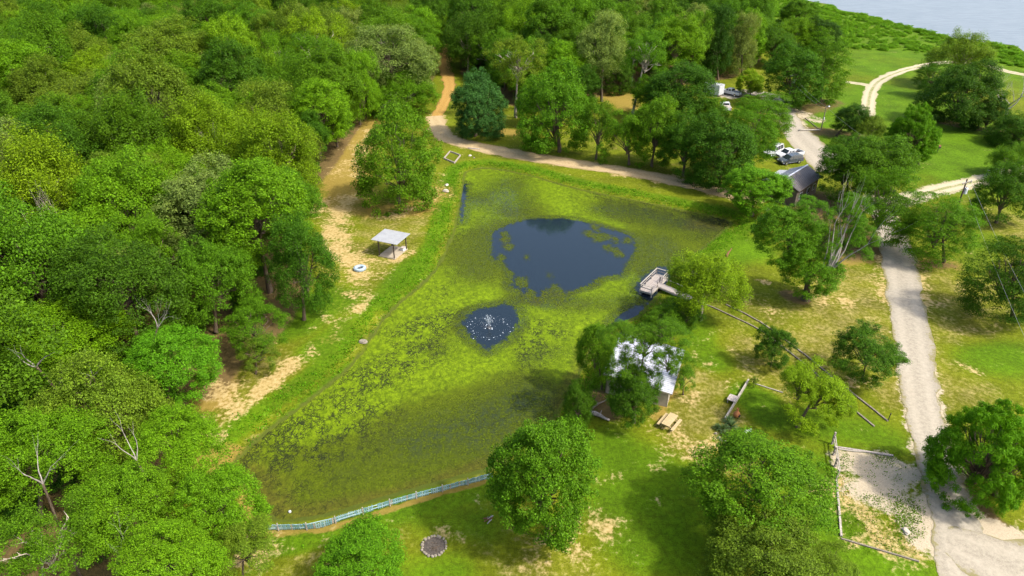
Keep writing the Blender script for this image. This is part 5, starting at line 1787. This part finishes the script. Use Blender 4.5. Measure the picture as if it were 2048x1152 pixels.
for s0 in range(9):
    a, d = fat(Lc[-1] * s0 / 9)
    e, d2 = fat(Lc[-1] * (s0 + 1) / 9)
    nn = Vector((-d.y, d.x, 0)) * -0.045
    for z in (0.12, 0.44):
        MB().bar(a - P[0] + nn + Vector((0, 0, z)), e - P[0] + nn + Vector((0, 0, z)), 0.035, 0.08).build('rail', M_TEAL2, pf)
    MB().box(a - P[0] + nn * 1.9 + Vector((0, 0, 0.28)), (0.085, 0.085, 0.85), rz=math.atan2(d.y, d.x)).build('post', M_GREYWOOD, pf)

# ------------------------------------------------------------------ fire ring, stick heap, rocks, logs
fr = thing('fire_ring', G(868, 1093), 0, 'round stone fire ring with dark ash on the lower lawn', 'fire pit')
rs_ = random.Random(3)
MB().lathe([(0.0, 0.02), (0.55, 0.035), (0.92, 0.02)], 18).build('ash_bed', M_ASH, fr)
for i in range(23):
    a = 2 * math.pi * i / 23 + rs_.uniform(-.05, .05)
    r_ = 0.95 + rs_.uniform(-.04, .05)
    s = rs_.uniform(0.10, 0.15)
    MB().stone((r_ * math.cos(a), r_ * math.sin(a), s * .55), (s, s, s * .75), i + 200).build('stone', M_STONE, fr)
for i in range(6):
    a = rs_.uniform(0, 6.28); c0 = Vector((rs_.uniform(-.3, .3), rs_.uniform(-.3, .3), 0.06))
    d = Vector((math.cos(a), math.sin(a), 0)) * rs_.uniform(.2, .4)
    MB().tube([c0 - d, c0 + d], 0.03, 6).build('burnt_stick', M_DARKWOOD, fr)
rs_ = random.Random(8)
for i, (dx, dy, a, L, lab) in enumerate([(0, 0, .5, .8, 'longest reddish stick lying in the shade of the big round tree'), (.15, .22, .7, .6, 'pale short stick next to the longest reddish one'), (-.2, .12, .1, .5, 'small stick crossing the sticks below the big round tree'), (.1, -.2, .9, .55, 'stick lying lowest in the shade of the big round tree')]):
    q = G(977, 1040)
    st = thing('fallen_stick', (q.x + dx, q.y + dy, 0), a, lab, 'stick', 'loose sticks by the big round tree')
    MB().tube([(-L / 2, 0, .05), (0, .03, .06), (L / 2, 0, .05)], [.045, .05, .035], 6).build('stem', M_RUST if i % 2 == 0 else M_GREYWOOD, st)
    MB().tube([(.05, .02, .06), (.2, .14, .1)], [.025, .012], 5).build('twig', M_GREYWOOD, st)
for i, (u, v, s, mt, lab) in enumerate([(726, 680, .62, M_STONE, 'flat pale rock at the waterline of the sandy bank'), (893, 371, .5, M_WHITESTONE, 'upper of two white stones on the bank below the timber frame'), (892, 383, .68, M_WHITESTONE, 'larger lower white stone on the bank below the timber frame'),
                                      (940, 312, .42, M_WHITESTONE, 'round white stone in the grass below the sandy path'), (948, 316, .3, M_STONE, 'small grey stone touching the round white one'), (1534, 420, .5, M_WHITESTONE, 'white stone near the trunk of the fresh green low tree'),
                                      (1812, 1064, .42, M_WHITESTONE, 'flat white stone in the gravel patch'), (1465, 390, .4, M_STONE, 'grey stone at the end of the sandy path')]):
    q = G(u, v)
    o = MB().stone((0, 0, s * .2), (s, s * .7, s * .42), 300 + i).build('rock', mt)
    o.location = (q.x, q.y, ground_z(q.x, q.y))
    o.rotation_euler = (0, 0, i * 1.3)
    tag(o, lab, 'rock')


def log(name, a, b_, r0, r1, label, mat, bend=0.15, za=0.0, zb=0.0):
    a, b_ = G(*a), G(*b_)
    root = thing(name, (a.x, a.y, ground_z(a.x, a.y)), 0, label, 'log')
    d = b_ - a
    s = Vector((-d.y, d.x, 0)).normalized()
    pts = [d * t + s * bend * math.sin(t * 5) + Vector((0, 0, r0 * .8 + za + (zb - za) * t)) for t in (0, .25, .5, .75, 1)]
    MB().tube(pts, [r0, r0 * .97, (r0 + r1) / 2, r1 * 1.1, r1], 8).build('stem', mat, root, True)
    MB().tube([pts[2], pts[2] + s * 0.5 + Vector((0, 0, .25))], [r1 * .5, r1 * .2], 6).build('branch_stub', mat, root)
    return root


log('fallen_log', (1182, 822), (1215, 797), .12, .07, 'thin pole edging the dark soil beside the cabin', M_TIMBER)
log('fallen_log', (1178, 829), (1220, 841), .26, .12, 'thick pale fallen log below the dark soil beside the cabin', M_GREYWOOD, .2)
log('fallen_log', (1244, 818), (1256, 830), .10, .06, 'short dark log at the near corner of the cabin', M_TIMBER)
log('fallen_log', (1218, 786), (1234, 790), .09, .06, 'small log on the dark soil next to the cabin wall', M_TIMBER)
log('fallen_log', (1597, 262), (1640, 261), .20, .16, 'pale straight log lying by the foot of the lamp pole', M_PALERAIL, .05)
log('fallen_log', (1610, 237), (1638, 259), .10, .08, 'slanting dark log running to the foot of the lamp pole', M_TIMBER, .05)
log('driftwood', (1453, 516), (1460, 508), .18, .07, 'brown forked driftwood stump on the grassy pond bank', M_RUST, .1, 0, 0.8)
log('fallen_log', (936, 297), (960, 299), .12, .10, 'grey log lying across the edge of the sandy path', M_GREYWOOD, .03)
fm = thing('garden_bed', G(905, 318), 0, 'empty square timber bed frame on the bank by the pond corner', 'planter')
fp = [G(888, 318), G(900, 304), G(921, 312), G(909, 327)]
f0 = G(905, 318)
for a, b_ in zip(fp, fp[1:] + fp[:1]):
    MB().bar(a - f0 + Vector((0, 0, .14)), a.lerp(b_, 0.965) - f0 + Vector((0, 0, .14)), .14, .28).build('timber', M_GREYWOOD, fm)
bl = MB().lathe([(0, 0), (.09, .02), (.13, .1), (.11, .18), (.0, .24)], 10).build('float_buoy', M_WHITE)
bl.location = G(580, 1025, POND_Z)
tag(bl, 'small white float on the algae near the teal fence', 'float')

# ------------------------------------------------------------------ dead trees and snags
def snag(name, base, height_px, label, seed, L, mat, lev=4, lean=(0, 0), spread=.6, rad=.16, z0=0.0, cat_='dead tree', kids=3):
    rs = random.Random(seed)
    p = G(base[0], base[1], z0) if z0 else G(*base)
    root = thing(name, (p.x, p.y, 0 if not z0 else 0), 0, label, cat_)
    tb_ = MB()
    h = max(z0, 0.1) + L * .35
    rad *= .55 if z0 else .75
    tb_.tube([(0, 0, 0), (lean[0] * h * .4, lean[1] * h * .4, h * .5), (lean[0] * h, lean[1] * h, h)], [rad * 1.3, rad * 1.05, rad], 8)
    tb_.build('trunk', M_BARK if z0 else mat, root)
    for k in range(3):
        b = MB()
        a = 2.1 * k + rs.uniform(-.4, .4)
        d = Vector((math.cos(a) * spread + lean[0], math.sin(a) * spread + lean[1], 0.85)).normalized()
        grow(b, Vector((lean[0] * h, lean[1] * h, h - .05)), d, L * rs.uniform(.42, .6), rad * .72, lev - 1, rs, spread, .05, kids)
        b.build('limb', mat, root)
    return root


M_GREYTWIG = plain('grey_twigs', (0.42, 0.39, 0.36), (0.30, 0.28, 0.26), 8, 0.9, 0.1, bump=0)
snag('dead_tree', (2005, 254), 0, 'bare grey dead tree in front of the dark lawn trees', 31, 10.5, M_GREYTWIG, 4, (-.10, 0), .75, .36, kids=4)
snag('dead_snag', (236, 690), 0, 'white dead snag with fine twigs above the wide layered tree', 32, 3.6, M_DEADWOOD, 4, (.35, .1), .5, .13, 8.8)
snag('dead_snag', (140, 752), 0, 'forked white dead limb over the wide layered tree', 33, 3.0, M_DEADWOOD, 2, (-.3, 0), .9, .2, 7.8, kids=2)
snag('dead_snag', (318, 950), 0, 'thin white dead stem standing above the woods by the pond corner', 34, 4.0, M_DEADWOOD, 2, (-.12, .0), .22, .12, 8.8, kids=2)
snag('dead_snag', (192, 770), 0, 'small tangle of dead white twigs in the woods', 35, 2.6, M_DEADWOOD, 3, (0, 0), .7, .09, 8.8)
snag('dead_snag', (82, 990), 0, 'pale forked dead stem in the lowest woods', 36, 3.2, M_DEADWOOD, 3, (.05, 0), .4, .14, 8.8, kids=2)
snag('dead_snag', (210, 1130), 0, 'bleached dead branch low in the lowest woods', 37, 2.8, M_DEADWOOD, 3, (.3, 0), .6, .08, 5.0)
# bare grey limbs of the ragged oak
oak = next(o for o in col.objects if o.name == 'oak_tree')
rs_ = random.Random(5)
for k, (dx, dz, L, rad) in enumerate([(2.4, 3.4, 5.6, .15), (3.3, 3.0, 5.6, .14), (1.7, 3.9, 5.6, .14), (3.8, 2.0, 5.0, .12), (.6, 3.8, 5.2, .12), (-.8, 3.4, 4.4, .10), (4.4, 2.6, 5.2, .11), (1.2, 4.4, 6.2, .12)]):
    b = MB()
    rotm = Matrix.Rotation(-oak.rotation_euler.z, 4, 'Z')
    st_ = rotm @ Vector((0.4 + 0.25 * dx, -1.9, 5.6))
    d = rotm @ Vector((dx * .5, -.7 + 0.1 * k, dz + 1.9)).normalized()
    grow(b, st_, d, L, rad, 2, rs_, .35, .12, 2)
    b.build('dead_limb', M_DEADWOOD, oak)
# pale forked trunk of the airy tree in the near woods
pf_ = next(o for o in col.objects if o.name.startswith('forest_tree') and 'airy tree with a pale forked' in o['label'])
rotm = Matrix.Rotation(-pf_.rotation_euler.z, 4, 'Z')
for (dx, dy, L) in ((-3.4, -.9, 6.5), (.25, -1.1, 6.5)):
    b = MB()
    grow(b, rotm @ Vector((.9, -.9, 1.6)), rotm @ Vector((dx, dy, 5.2)).normalized(), L, .24, 3, rs_, .5, .1, 3)
    b.build('pale_limb', M_PALEBARK, pf_)

# ------------------------------------------------------------------ poles and wires
def util_pole(base, h, label, seed=0, arm=True, can=True, lamp=False, r=.14, mat=None):
    p = G(*base)
    root = thing('utility_pole', p, 0.5, label, 'pole')
    MB().tube([(0, 0, 0), (0, 0, h * .5), (0, 0, h)], [r, r * .85, r * .68], 9).build('pole', mat or M_TIMBER, root)
    if arm:
        MB().box((0, -.12, h - .5), (2.2, .10, .12)).build('crossarm', M_TIMBER, root)
        for x in (-.95, -.4, .4, .95):
            MB().lathe([(0, .2), (.05, .17), (.07, .1), (.045, .05), (.06, 0), (0, 0)], 8, (x, -.12, h - .44)).build('insulator', M_WHITE, root)
    if can:
        cn = MB().lathe([(0, .95), (.2, .93), (.26, .85), (.26, .05), (.2, 0), (0, 0)], 12, (.42, -.1, h - 2.3)).build('transformer', M_WHITE, root)
        MB().lathe([(0, .25), (.05, .2), (.07, 0), (0, 0)], 8, (.42, -.1, h - 1.36)).build('bushing', M_GREYWOOD, cn)
        MB().bar((0, 0, h - 1.9), (.3, -.07, h - 1.9), .06, .10).build('bracket', M_BLACK, cn)
    if lamp:
        MB().bar((0, 0, h - .3), (.5, -.3, h - .1), .05).build('lamp_arm', M_CHROME, root)
        MB().lathe([(0, .18), (.12, .15), (.24, 0), (.2, -.06), (0, -.1)], 12, (.5, -.3, h - .12)).build('lamp_head', M_WHITE, root)
        MB().box((.0, -.16, h * .48), (.26, .14, .5)).build('meter_box', M_WHITE, root)
    return root, p


_, p1 = util_pole((1572, 224), 9.0, 'tall dark power pole with a white transformer before the clump of trees')
_, p2 = util_pole((1642, 259), 5.2, 'short service pole with a lamp and meter box beside the pale log', arm=False, can=False, lamp=True, r=.11)
_, p3 = util_pole((1891, 482), 9.8, 'dark power pole with a transformer rising behind the drooping conical tree', mat=M_DARKWOOD)


def wire(a, b_, sag, label):
    root = thing('power_line', a, 0, label, 'cable')
    pts = [(b_ - a) * t - Vector((0, 0, sag * 4 * t * (1 - t))) for t in [i / 16 for i in range(17)]]
    MB().tube(pts, .013, 5).build('strand', M_WIRE, root)
    MB().lathe([(0, -.12), (.06, -.08), (.05, .05), (0, .08)], 7).build('clamp', M_BLACK, root)


t1, t3 = p1 + Vector((0, -.1, 8.6)), p3 + Vector((0, -.1, 9.4))
e1, e2 = G(2230, 905, 9.2), G(2170, 930, 8.0)
far1 = G(1802, 316, 6.5)
wire(p1 + Vector((.1, -.15, 8.4)), p2 + Vector((0.05, 0, 5.0)), .5, 'wire from the transformer pole to the top of the lamp pole')
wire(p1 + Vector((-.1, -.15, 7.2)), p2 + Vector((-.05, 0, 4.4)), .4, 'lower wire from the transformer to the lamp pole')
wire(p2 + Vector((.1, 0, 4.95)), far1, .7, 'wire from the lamp pole over the small leaning tree')
wire(t3 + Vector((.6, 0, 0)), e1, .7, 'upper of the two wires from the pole behind the conical tree')
wire(t3 + Vector((.2, 0, -1.0)), e2, .8, 'lower of the two wires from the pole behind the conical tree')

# ------------------------------------------------------------------ small things on the far lawn
wf = thing('white_fence', G(1972, 352), 0.0, 'short white two rail fence on the lawn beside the branch road', 'fence')
q0, q1 = G(1972, 352), G(2006, 347)
dv = q1 - q0
for t in (0, .5, 1):
    MB().box(dv * t + Vector((0, 0, .6)), (.13, .13, 1.2)).build('post', M_WHITE, wf)
for z in (.5, 1.02):
    MB().bar(Vector((0, -.09, z)), dv + Vector((0, -.09, z)), .05, .16).build('rail', M_WHITE, wf)
gr = thing('barbecue_grill', G(1874, 306), .4, 'dark upright grill with a brown lid on the bright lawn', 'grill')
MB().box((0, 0, .55), (.10, .10, 1.1)).build('pedestal', M_BLACK, gr)
MB().box((0, 0, 1.15), (.62, .48, .34)).build('firebox', M_BLACK, gr)
MB().prism([(-.24, 1.33), (.24, 1.33), (.16, 1.62), (-.16, 1.62)], 'x', -.31, .31).build('lid', M_RUST, gr)
MB().bar((-.2, -.27, 1.45), (.2, -.27, 1.45), .03).build('handle', M_CHROME, gr)
sgn_ = thing('picnic_bench', G(1580, 236), .1, 'small weathered bench on the grass by the transformer pole', 'bench')
MB().box((0, 0, .45), (1.5, .35, .05)).build('seat', M_GREYWOOD, sgn_)
MB().box((0, .2, .8), (1.5, .04, .25)).build('backrest', M_GREYWOOD, sgn_)
for x in (-.6, .6):
    MB().box((x, 0, .215), (.08, .32, .42)).build('leg', M_GREYWOOD, sgn_)
    MB().bar((x, .19, .45), (x, .215, .92), .06).build('back_post', M_GREYWOOD, sgn_)

# ------------------------------------------------------------------ house with a brown and white metal roof
ZH = 4.4
r0, r1 = G(1572, 356, ZH), G(1612, 332, ZH)              # ridge
e0 = G(1591, 388, 3.0)                                    # near eave, lower end
ha = math.atan2((r1 - r0).y, (r1 - r0).x)
rm = (r0 + r1) / 2
lx = rot2(e0.x - r0.x, e0.y - r0.y, -ha)
span = abs(lx[1])
hl = (r1 - r0).length + 1.5
house = thing('house', (rm.x, rm.y, 0), ha, 'house with a brown near roof slope and a white far slope half hidden by trees', 'house')
hx = hl / 2


def slope(sgn, mat, x0, x1, nm, dz=0.0, parent=None, yend=1.0):
    z_e = 3.0 if yend == 1.0 else ZH - (ZH - 3.0) * yend
    q = [(x0, 0, ZH + dz), (x1, 0, ZH + dz), (x1, sgn * span * yend, z_e + dz), (x0, sgn * span * yend, z_e + dz)]
    b = MB()
    b.add(q + [(x, y, z - .07) for x, y, z in q], [(0, 1, 2, 3), (7, 6, 5, 4), (0, 4, 5, 1), (1, 5, 6, 2), (2, 6, 7, 3), (3, 7, 4, 0)])
    o = b.build(nm, mat, parent or house)
    n = int((x1 - x0) / .42)
    for i in range(n):
        x = x0 + (x1 - x0) * (i + .5) / n
        MB().bar((x, sgn * .03, ZH + dz + .012), (x, sgn * span * yend, z_e + dz + .022), .06, .05).build('rib', mat, o)
    return o


near_s = -1 if lx[1] < 0 else 1
slope(near_s, M_BROWNROOF, -hx, hx, 'roof')
slope(-near_s, M_WHITEROOF, -hx, hx, 'roof', 0.0)
MB().box((0, 0, ZH + .05), (hl, .3, .05)).build('ridge_cap', M_WHITEROOF, house)
b = MB()
b.prism([(-span + .4, 0), (span - .4, 0), (span - .4, 2.95), (0, ZH - .14), (-span + .4, 2.95)], 'x', -hx + .35, hx - .35)
wl_ = b.build('wall', M_SHADESIDING, house)
for x in (-hx * .55, hx * .1, hx * .6):
    fr = MB().box((x, near_s * (span - .38), 1.6), (1.1, .06, 1.1)).build('window', M_WHITE, house)
    MB().box((x, near_s * (span - .34), 1.6), (.92, .02, .92)).build('pane', M_GLASS, fr)
MB().lathe([(0, .5), (.07, .5), (.09, 0), (0, 0)], 10, (-hx * .75, -near_s * span * .35, ZH - .55)).build('vent', M_BLACK, house)
porch = thing('porch_roof', (rm.x, rm.y, 0), ha, 'lower white metal porch roof on the far side of the brown roof', 'roof')
b = MB()
ys_ = -near_s * span
q = [(-hx * .6, ys_, 2.92), (hx * .85, ys_, 2.92), (hx * .85, ys_ * 1.55, 2.6), (-hx * .6, ys_ * 1.55, 2.6)]
b.add(q + [(x, y, z - .07) for x, y, z in q], [(0, 1, 2, 3), (7, 6, 5, 4), (0, 4, 5, 1), (1, 5, 6, 2), (2, 6, 7, 3), (3, 7, 4, 0)])
b.build('sheeting', M_WHITEROOF, porch)
for x in (-hx * .55, .1, hx * .8):
    MB().box((x, ys_ * 1.5, 1.28), (.12, .12, 2.56)).build('post', M_PALERAIL, porch)


# ------------------------------------------------------------------ vehicles (length along local x, front at +x)
def wheel(root, x, y, r=.38):
    m_ = Matrix.Translation((x, y, r)) @ Matrix.Rotation(R(90), 4, 'X')
    wh = MB().lathe([(0.0, .10), (r * .62, .10), (r * .95, .12), (r, .06), (r, -.06), (r * .95, -.12), (r * .62, -.10), (0.0, -.10)], 16, (0, 0, 0), m_).build('wheel', M_RUBBER, root)
    s = 1 if y > 0 else -1
    m2 = Matrix.Translation((x, y + s * .0, r)) @ Matrix.Rotation(R(90), 4, 'X')
    zz = -.125 if s > 0 else .125
    MB().lathe([(0, zz * 1.05), (r * .25, zz * 1.05), (r * .6, zz), (r * .6, zz * .7)], 12, (0, 0, 0), m2).build('rim', M_CHROME, wh)


def shell(poly_lo, half, name, mat, root, inset=0.0):
    b = MB()
    n = len(poly_lo)
    V = []
    for s in (-1, 1):
        for (x, z, k) in poly_lo: V.append((x, s * half * k, z))
    Fc = [tuple(range(n)), tuple(range(2 * n - 1, n - 1, -1))]
    for i in range(n):
        j = (i + 1) % n
        Fc.append((i, n + i, n + j, j))
    b.add(V, Fc)
    return b.build(name, mat, root)


def lamps(root, xf, xr, y, zf, zr):
    for s in (-1, 1):
        MB().box((xf, s * y, zf), (.06, .34, .18)).build('headlight', M_LAMP, root)
        MB().box((xr, s * (y + .12), zr), (.05, .14, .36)).build('tail_light', M_REDLAMP, root)


def pickup(px_, heading, label, cover=False):
    p = G(*px_)
    root = thing('pickup_truck', p, heading, label, 'truck', 'pickups parked among the trees')
    H = .97
    body = [(-2.9, .55, .97), (2.55, .45, .97), (2.88, .55, .9), (2.88, .92, .9), (2.70, 1.06, .94), (1.25, 1.16, 1.0), (-.62, 1.16, 1.0), (-.62, .74, 1.0), (-2.84, .74, 1.0), (-2.9, .74, .97)]
    shell(body, H, 'body', M_CARWHITE, root)
    for s in (-1, 1):
        MB().box((-1.76, s * (H - .04), .96), (2.26, .08, .44)).build('bed_side', M_CARWHITE, root)
        for i, (x0, x1) in enumerate(((.32, 1.0), (-.45, .22))):
            b = MB()
            b.add([(x0, s * .925, 1.20), (x1, s * .925, 1.20), (x1 - (.28 if i == 0 else .02), s * .79, 1.66), (x0 + .03, s * .79, 1.66)], [(0, 1, 2, 3) if s < 0 else (3, 2, 1, 0)])
            for k in range(4): b.v[k] = (b.v[k][0], b.v[k][1] + s * .012, b.v[k][2])
            b.build('side_window', M_GLASS, root)
        MB().box((1.02, s * 1.06, 1.2), (.16, .2, .16)).build('mirror', M_CARWHITE, root)
    MB().box((-2.87, 0, .96), (.08, 1.76, .44)).build('tailgate', M_CARWHITE, root)
    MB().box((-1.76, 0, .765), (2.14, 1.74, .04)).build('bed_liner', M_BED, root)
    if cover:
        MB().box((-1.76, 0, 1.20), (2.2, 1.8, .05)).build('bed_cover', M_GREYWOOD, root)
    shell([(-.58, 1.162, .96), (1.42, 1.162, .96), (.72, 1.74, .80), (-.50, 1.76, .80)], H, 'cabin', M_CARWHITE, root)
    b = MB(); b.add([(1.40, -.82, 1.20), (1.40, .82, 1.20), (.76, .70, 1.72), (.76, -.70, 1.72)], [(0, 1, 2, 3)])
    b.v = [(x + .03, y, z + .02) for x, y, z in b.v]
    b.build('windscreen', M_GLASS, root)
    b = MB(); b.add([(-.60, -.72, 1.24), (-.60, .72, 1.24), (-.54, .66, 1.66), (-.54, -.66, 1.66)], [(3, 2, 1, 0)])
    b.v = [(x - .03, y, z) for x, y, z in b.v]
    b.build('rear_window', M_GLASS, root)
    MB().box((2.93, 0, .58), (.16, 1.84, .22)).build('front_bumper', M_CHROME, root)
    MB().box((-2.98, 0, .58), (.14, 1.84, .20)).build('rear_bumper', M_CHROME, root)
    MB().box((2.895, 0, .84), (.03, 1.0, .22)).build('grille', M_BLACK, root)
    for x in (1.85, -1.75):
        for s in (-1, 1): wheel(root, x, s * .86, .40)
    lamps(root, 2.88, -2.93, .72, .86, .98)
    return root


def wagon(px_, heading, label, name='parked_car', mat=None, van=False, cat_='car'):
    p = G(*px_)
    root = thing(name, p, heading, label, cat_)
    mat = mat or M_CARNAVY
    H = .95
    hx_ = 2.4
    body = [(-2.4, .42, .95), (2.1, .36, .95), (2.40, .5, .88), (2.38, .80, .88), (2.15, .94, .93), (1.10, 1.05, 1.0), (-2.30, 1.08, .98), (-2.43, .8, .95)]
    shell(body, H, 'body', mat, root)
    top = 1.72 if not van else 2.05
    cabn = [(-2.28, 1.075, .95), (1.15, 1.055, .95), (.45, top - .06, .80), (-.2, top, .80), (-1.75, top, .78), (-2.1, top - .1, .78)]
    shell(cabn, H, 'cabin', mat, root)
    hz = top - .14
    for s in (-1, 1):
        for (x0, x1, sl) in ((.12, .92, .40), (-.85, .05, .02), (-1.95, -.95, -.02)):
            b = MB()
            b.add([(x0, s * .905, 1.14), (x1, s * .905, 1.14), (x1 - sl, s * .79, hz), (x0 + .02, s * .79, hz)], [(0, 1, 2, 3) if s < 0 else (3, 2, 1, 0)])
            b.v = [(x, y + s * .015, z) for x, y, z in b.v]
            b.build('side_window', M_GLASS, root)
        MB().box((.95, s * 1.03, 1.12), (.14, .18, .14)).build('mirror', mat, root)
        MB().bar((-1.7, s * .68, top + .05), (.1, s * .68, top + .05), .04).build('roof_rail', M_CHROME, root)
    b = MB(); b.add([(1.12, -.80, 1.10), (1.12, .80, 1.10), (.48, .70, top - .10), (.48, -.70, top - .10)], [(0, 1, 2, 3)])
    b.v = [(x + .035, y, z + .02) for x, y, z in b.v]
    b.build('windscreen', M_GLASS, root)
    b = MB(); b.add([(-2.30, -.74, 1.16), (-2.30, .74, 1.16), (-2.14, .66, hz), (-2.14, -.66, hz)], [(3, 2, 1, 0)])
    b.v = [(x - .03, y, z) for x, y, z in b.v]
    b.build('rear_window', M_GLASS, root)
    MB().box((2.42, 0, .52), (.10, 1.7, .22)).build('front_bumper', M_BLACK, root)
    MB().box((-2.46, 0, .52), (.10, 1.7, .22)).build('rear_bumper', M_BLACK, root)
    for x in (1.50, -1.45):
        for s in (-1, 1): wheel(root, x, s * .85, .37)
    lamps(root, 2.38, -2.44, .68, .76, .92)
    return root


head = math.atan2(-18, -46)
pickup((1577, 315), head, 'white pickup parked beside the dark car near the white porch roof')
wagon((1579, 326), math.atan2(-14, -40), 'dark slate parked car beside the white pickup')
wagon((1546, 309), math.atan2(-30, -34), 'white van half hidden by the feathery tree in front of the white pickup', 'parked_van', M_CARWHITE, True, 'van')
pickup((1461, 190), math.atan2(.75, -.66), 'white pickup with an open black bed beside the white box trailer')
pickup((1450, 219), math.atan2(1, .12), 'white pickup with a grey bed cover seen from behind below the box trailer', True)
tp = G(1426, 190)
bt = thing('box_trailer', tp, math.atan2(.75, -.66), 'tall white box trailer among the dark trees', 'trailer')
MB().box((0, 0, 1.7), (4.6, 2.3, 2.4)).build('body', M_WHITE, bt)
MB().box((0, 0, 2.93), (4.7, 2.4, .06)).build('roof', M_WHITEROOF, bt)
MB().box((-2.32, 0, 1.65), (.05, 2.0, 2.1)).build('door', M_CARWHITE, bt)
MB().box((2.7, 0, .5), (1.0, .12, .12)).build('tow_bar', M_BLACK, bt)
for x in (-.45, .45):
    for s in (-1, 1): wheel(bt, x, s * 1.08, .34)
